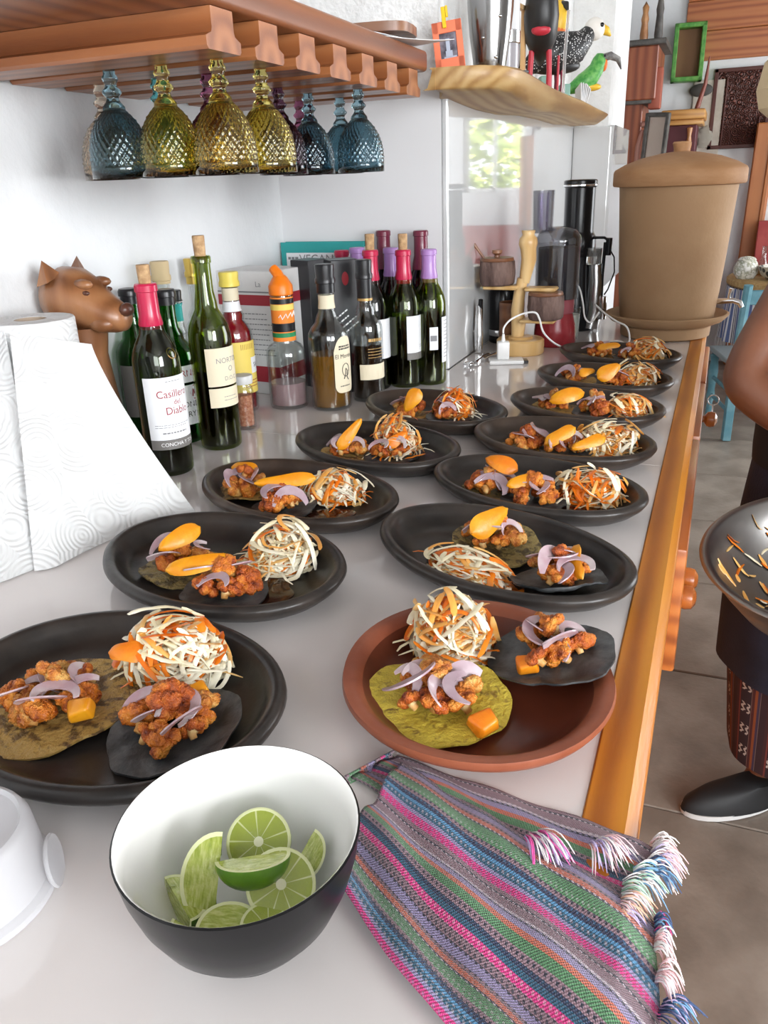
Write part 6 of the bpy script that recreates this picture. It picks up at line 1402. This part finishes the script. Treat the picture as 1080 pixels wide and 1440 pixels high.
# legs and feet
for s in (-1, 1):
    yo = -.055 if s < 0 else 0; h = jv(s*.085, 0, .74, .085, pel); kn = jv(s*.090, -.015+yo*.5, .43, .056, h); cf = jv(s*.095, .01+yo, .30, .050, kn); an = jv(s*.100, .015+yo, .085, .032, cf); hl = jv(s*.103, .012+yo, .040, .030, an)
    if s < 0: ml = jv(s*.103-.055, -.100, .034, (.030, .026), hl); jv(s*.103-.095, -.130, .024, (.030, .016), ml)
    else: ml = jv(s*.103+.02, -.065, .034, (.030, .026), hl); jv(s*.103+.035, -.120, .024, (.030, .016), ml)
skin_body(V, E, 'body', skin_m, pr_)
def ring_cloth(name, m, rows, parent, a0=0, a1=2*PI, n=64, th_=.004, fold=0, k=9):
    """rows: (z, cx, cy, rx, ry)"""
    def fn(u, v):
        t = v*(len(rows)-1); i = min(len(rows)-2, int(t)); f = t-i; A, B = rows[i], rows[i+1]; q_ = [lerp(A[j], B[j], f) for j in range(5)]
        a = a0+(a1-a0)*u; ff = 1+fold*v*math.sin(k*a+1)
        return (q_[1]+q_[3]*ff*math.cos(a), q_[2]+q_[4]*ff*math.sin(a), q_[0])
    b = MB(); b.sheet(fn, n+1, 4*len(rows), th_); return b.build(name, m, parent, angle=70)
def skirt_mat():
    m, nt, b = new_mat('woven_patterned_skirt'); uv = nt.nodes.new('ShaderNodeTexCoord'); sp = nt.nodes.new('ShaderNodeSeparateXYZ'); nt.links.new(uv.outputs['Object'], sp.inputs[0])
    ang = math_(nt, 'ARCTAN2', sp.outputs['Y'], sp.outputs['X']); U = math_(nt, 'MULTIPLY', ang, 2.6); Z = math_(nt, 'MULTIPLY', sp.outputs['Z'], 1)
    fr = math_(nt, 'FRACT', U)
    base = ramp(nt, fr, [(0, (.05, .016, .018)), (.10, (.16, .035, .03)), (.16, (.030, .016, .022)), (.515, (.10, .03, .03)), (.52, (.20, .14, .12)), (.535, (.07, .018, .018)), (.62, (.24, .065, .02)), (.70, (.05, .03, .06)), (.78, (.20, .14, .12)), (.795, (.035, .014, .018))], 'CONSTANT')
    rows = math_(nt, 'FRACT', math_(nt, 'MULTIPLY', Z, 18)); inrow = math_(nt, 'GREATER_THAN', rows, .55)
    zig = math_(nt, 'GREATER_THAN', math_(nt, 'SINE', math_(nt, 'ADD', math_(nt, 'MULTIPLY', ang, 85), math_(nt, 'MULTIPLY', math_(nt, 'ABSOLUTE', math_(nt, 'SINE', math_(nt, 'MULTIPLY', Z, 230))), 3.0))), .25)
    inc = math_(nt, 'MULTIPLY', math_(nt, 'GREATER_THAN', fr, .17), math_(nt, 'LESS_THAN', fr, .50))
    f = math_(nt, 'MULTIPLY', math_(nt, 'MULTIPLY', zig, inrow), inc)
    nt.links.new(mixc(nt, f, base, (.50, .47, .45)), b.inputs['Base Color']); b.inputs['Roughness'].default_value = .9; return m
ring_cloth('skirt', skirt_mat(), [(.93, 0, 0, .150, .120), (.80, 0, 0, .185, .145), (.55, 0, .0, .205, .165), (.35, 0, 0, .205, .170), (.115, .010, 0, .188, .163)], pr_, fold=.025, k=7)
ring_cloth('apron', navy_cloth, [(1.16, 0, 0, .150, .118), (1.0, 0, 0, .168, .128), (.88, 0, 0, .198, .152), (.70, 0, 0, .214, .168), (.50, 0, 0, .226, .186), (.34, 0, 0, .222, .192)], pr_, R_(150), R_(390), 56, .003, .015, 8)
ring_cloth('sash', black_cloth, [(.90, 0, 0, .206, .160), (.87, 0, 0, .210, .163), (.82, 0, 0, .210, .163), (.79, 0, 0, .208, .161)], pr_)
ring_cloth('blouse', black_cloth, [(1.255, 0, .004, .075, .062), (1.215, 0, .004, .150, .100), (1.12, 0, .004, .160, .110), (.98, 0, 0, .158, .115), (.84, 0, 0, .190, .145)], pr_)
shoe_m = pm('black_canvas_shoe', (.010, .010, .011), rough=.6); sole_m = pm('white_rubber_sole', (.65, .65, .64), rough=.6)
for (x, y, rz) in ((-.150, -.100, R_(210)), (.115, -.05, R_(285))):
    sh_ = link('shoe', None, pr_, (x, y, 0), (0, 0, rz))
    pol = [(.115*math.cos(a)+.01, .043*math.sin(a)*(1+.15*math.cos(a))) for a in [2*PI*k/28 for k in range(28)]]
    b = MB(); b.prism(pol, 0, .012); b.build('sole', sole_m, sh_)
    b = MB(); loft(b, [((.01, 0, .010), (.116, 0, 0), (0, .044, 0), 0), ((.008, 0, .03), (.112, 0, 0), (0, .041, 0), 0), ((-.005, 0, .05), (.092, 0, 0), (0, .034, 0), 0), ((-.040, 0, .066), (.050, 0, 0), (0, .028, 0), 0)], 32); b.build('upper', shoe_m, sh_, angle=60)
hair = pm('black_hair', (.010, .008, .007), rough=.5)
b = MB(); b.ico((0, .016, 1.440), .100, 3, scale=(.90, 1.0, .86), disp=.05); b.tube([(0, .09, 1.42), (0, .115, 1.30), (0, .11, 1.12), (0, .10, 1.0)], [.035, .03, .024, .010], 14); b.build('hair', hair, pr_)
for s in (-1, 1):
    b = MB(); b.ico((s*.030, -.1005, 1.405), .0085, 2, scale=(1.35, .6, .6)); b.build('eye', whp, pr_); b = MB(); b.ico((s*.030, -.1055, 1.405), .0045, 2, scale=(1, .5, 1)); b.build('pupil', eye_m, pr_)
    b = MB(); b.ico((s*.080, -.012, 1.395), .016, 2, scale=(.45, .7, 1.3)); b.build('ear', skin_m, pr_)
b = MB(); b.tube([(-.024, -.093, 1.346), (-.008, -.102, 1.345), (.008, -.102, 1.345), (.024, -.093, 1.346)], [.003, .006, .006, .003], 8); b.build('lips', pm('lip_colour', (.24, .06, .05), rough=.4), pr_)
# the bowl: opening tipped slightly toward the camera
mb_ = thing('mixing_bowl', 'large steel mixing bowl with scraps of slaw held by the person', 'bowl', (.232, 1.300, C-.245), 0, rot=(R_(9), R_(-5), 0))
b = MB(); b.lathe([(0, 0), (.075, 0), (.105, .012), (.145, .045), (.172, .085), (.186, .118), (.197, .122), (.200, .126), (.197, .1285), (.184, .1255), (.170, .087), (.142, .048), (.103, .016), (.073, .004), (0, .004)], 80); b.build('shell', pm('worn_bowl_steel', (.33, .32, .31), rough=.32, metal=1), mb_, angle=60)
q3 = random.Random(5); b = MB()
inn = [(0, .004), (.073, .004), (.103, .016), (.142, .048), (.170, .087), (.184, .1255)]
def inz(r):
    for (r0, z0), (r1, z1) in zip(inn, inn[1:]):
        if r <= r1: return z0+(z1-z0)*(r-r0)/(r1-r0)
    return .126
for k in range(420):
    a = q3.uniform(0, 6.3); rr = q3.uniform(.0, 1)**.7*.172; p = Vector((rr*math.cos(a), rr*math.sin(a), 0)); t_ = q3.uniform(0, 6.3)
    d = Vector((math.cos(t_), math.sin(t_), 0)); sd = Vector((-d.y, d.x, 0)); L = q3.uniform(.010, .036); cv_ = q3.uniform(-.6, .6)
    pts = [p+d*L*(t-.5)+sd*L*cv_*t*t for t in (0, .25, .5, .75, 1)]
    pts = [Vector((v.x, v.y, inz(v.length)+.003)) for v in pts]
    b.tube(pts, [.0012, .0026, .003, .0026, .0012], 4, mi=q3.choice((0, 1, 1, 2)), flat=.4)
tag(b.build('slaw_scraps', [cab_m, cab_o, car_m], mb_, angle=60), kind='stuff')
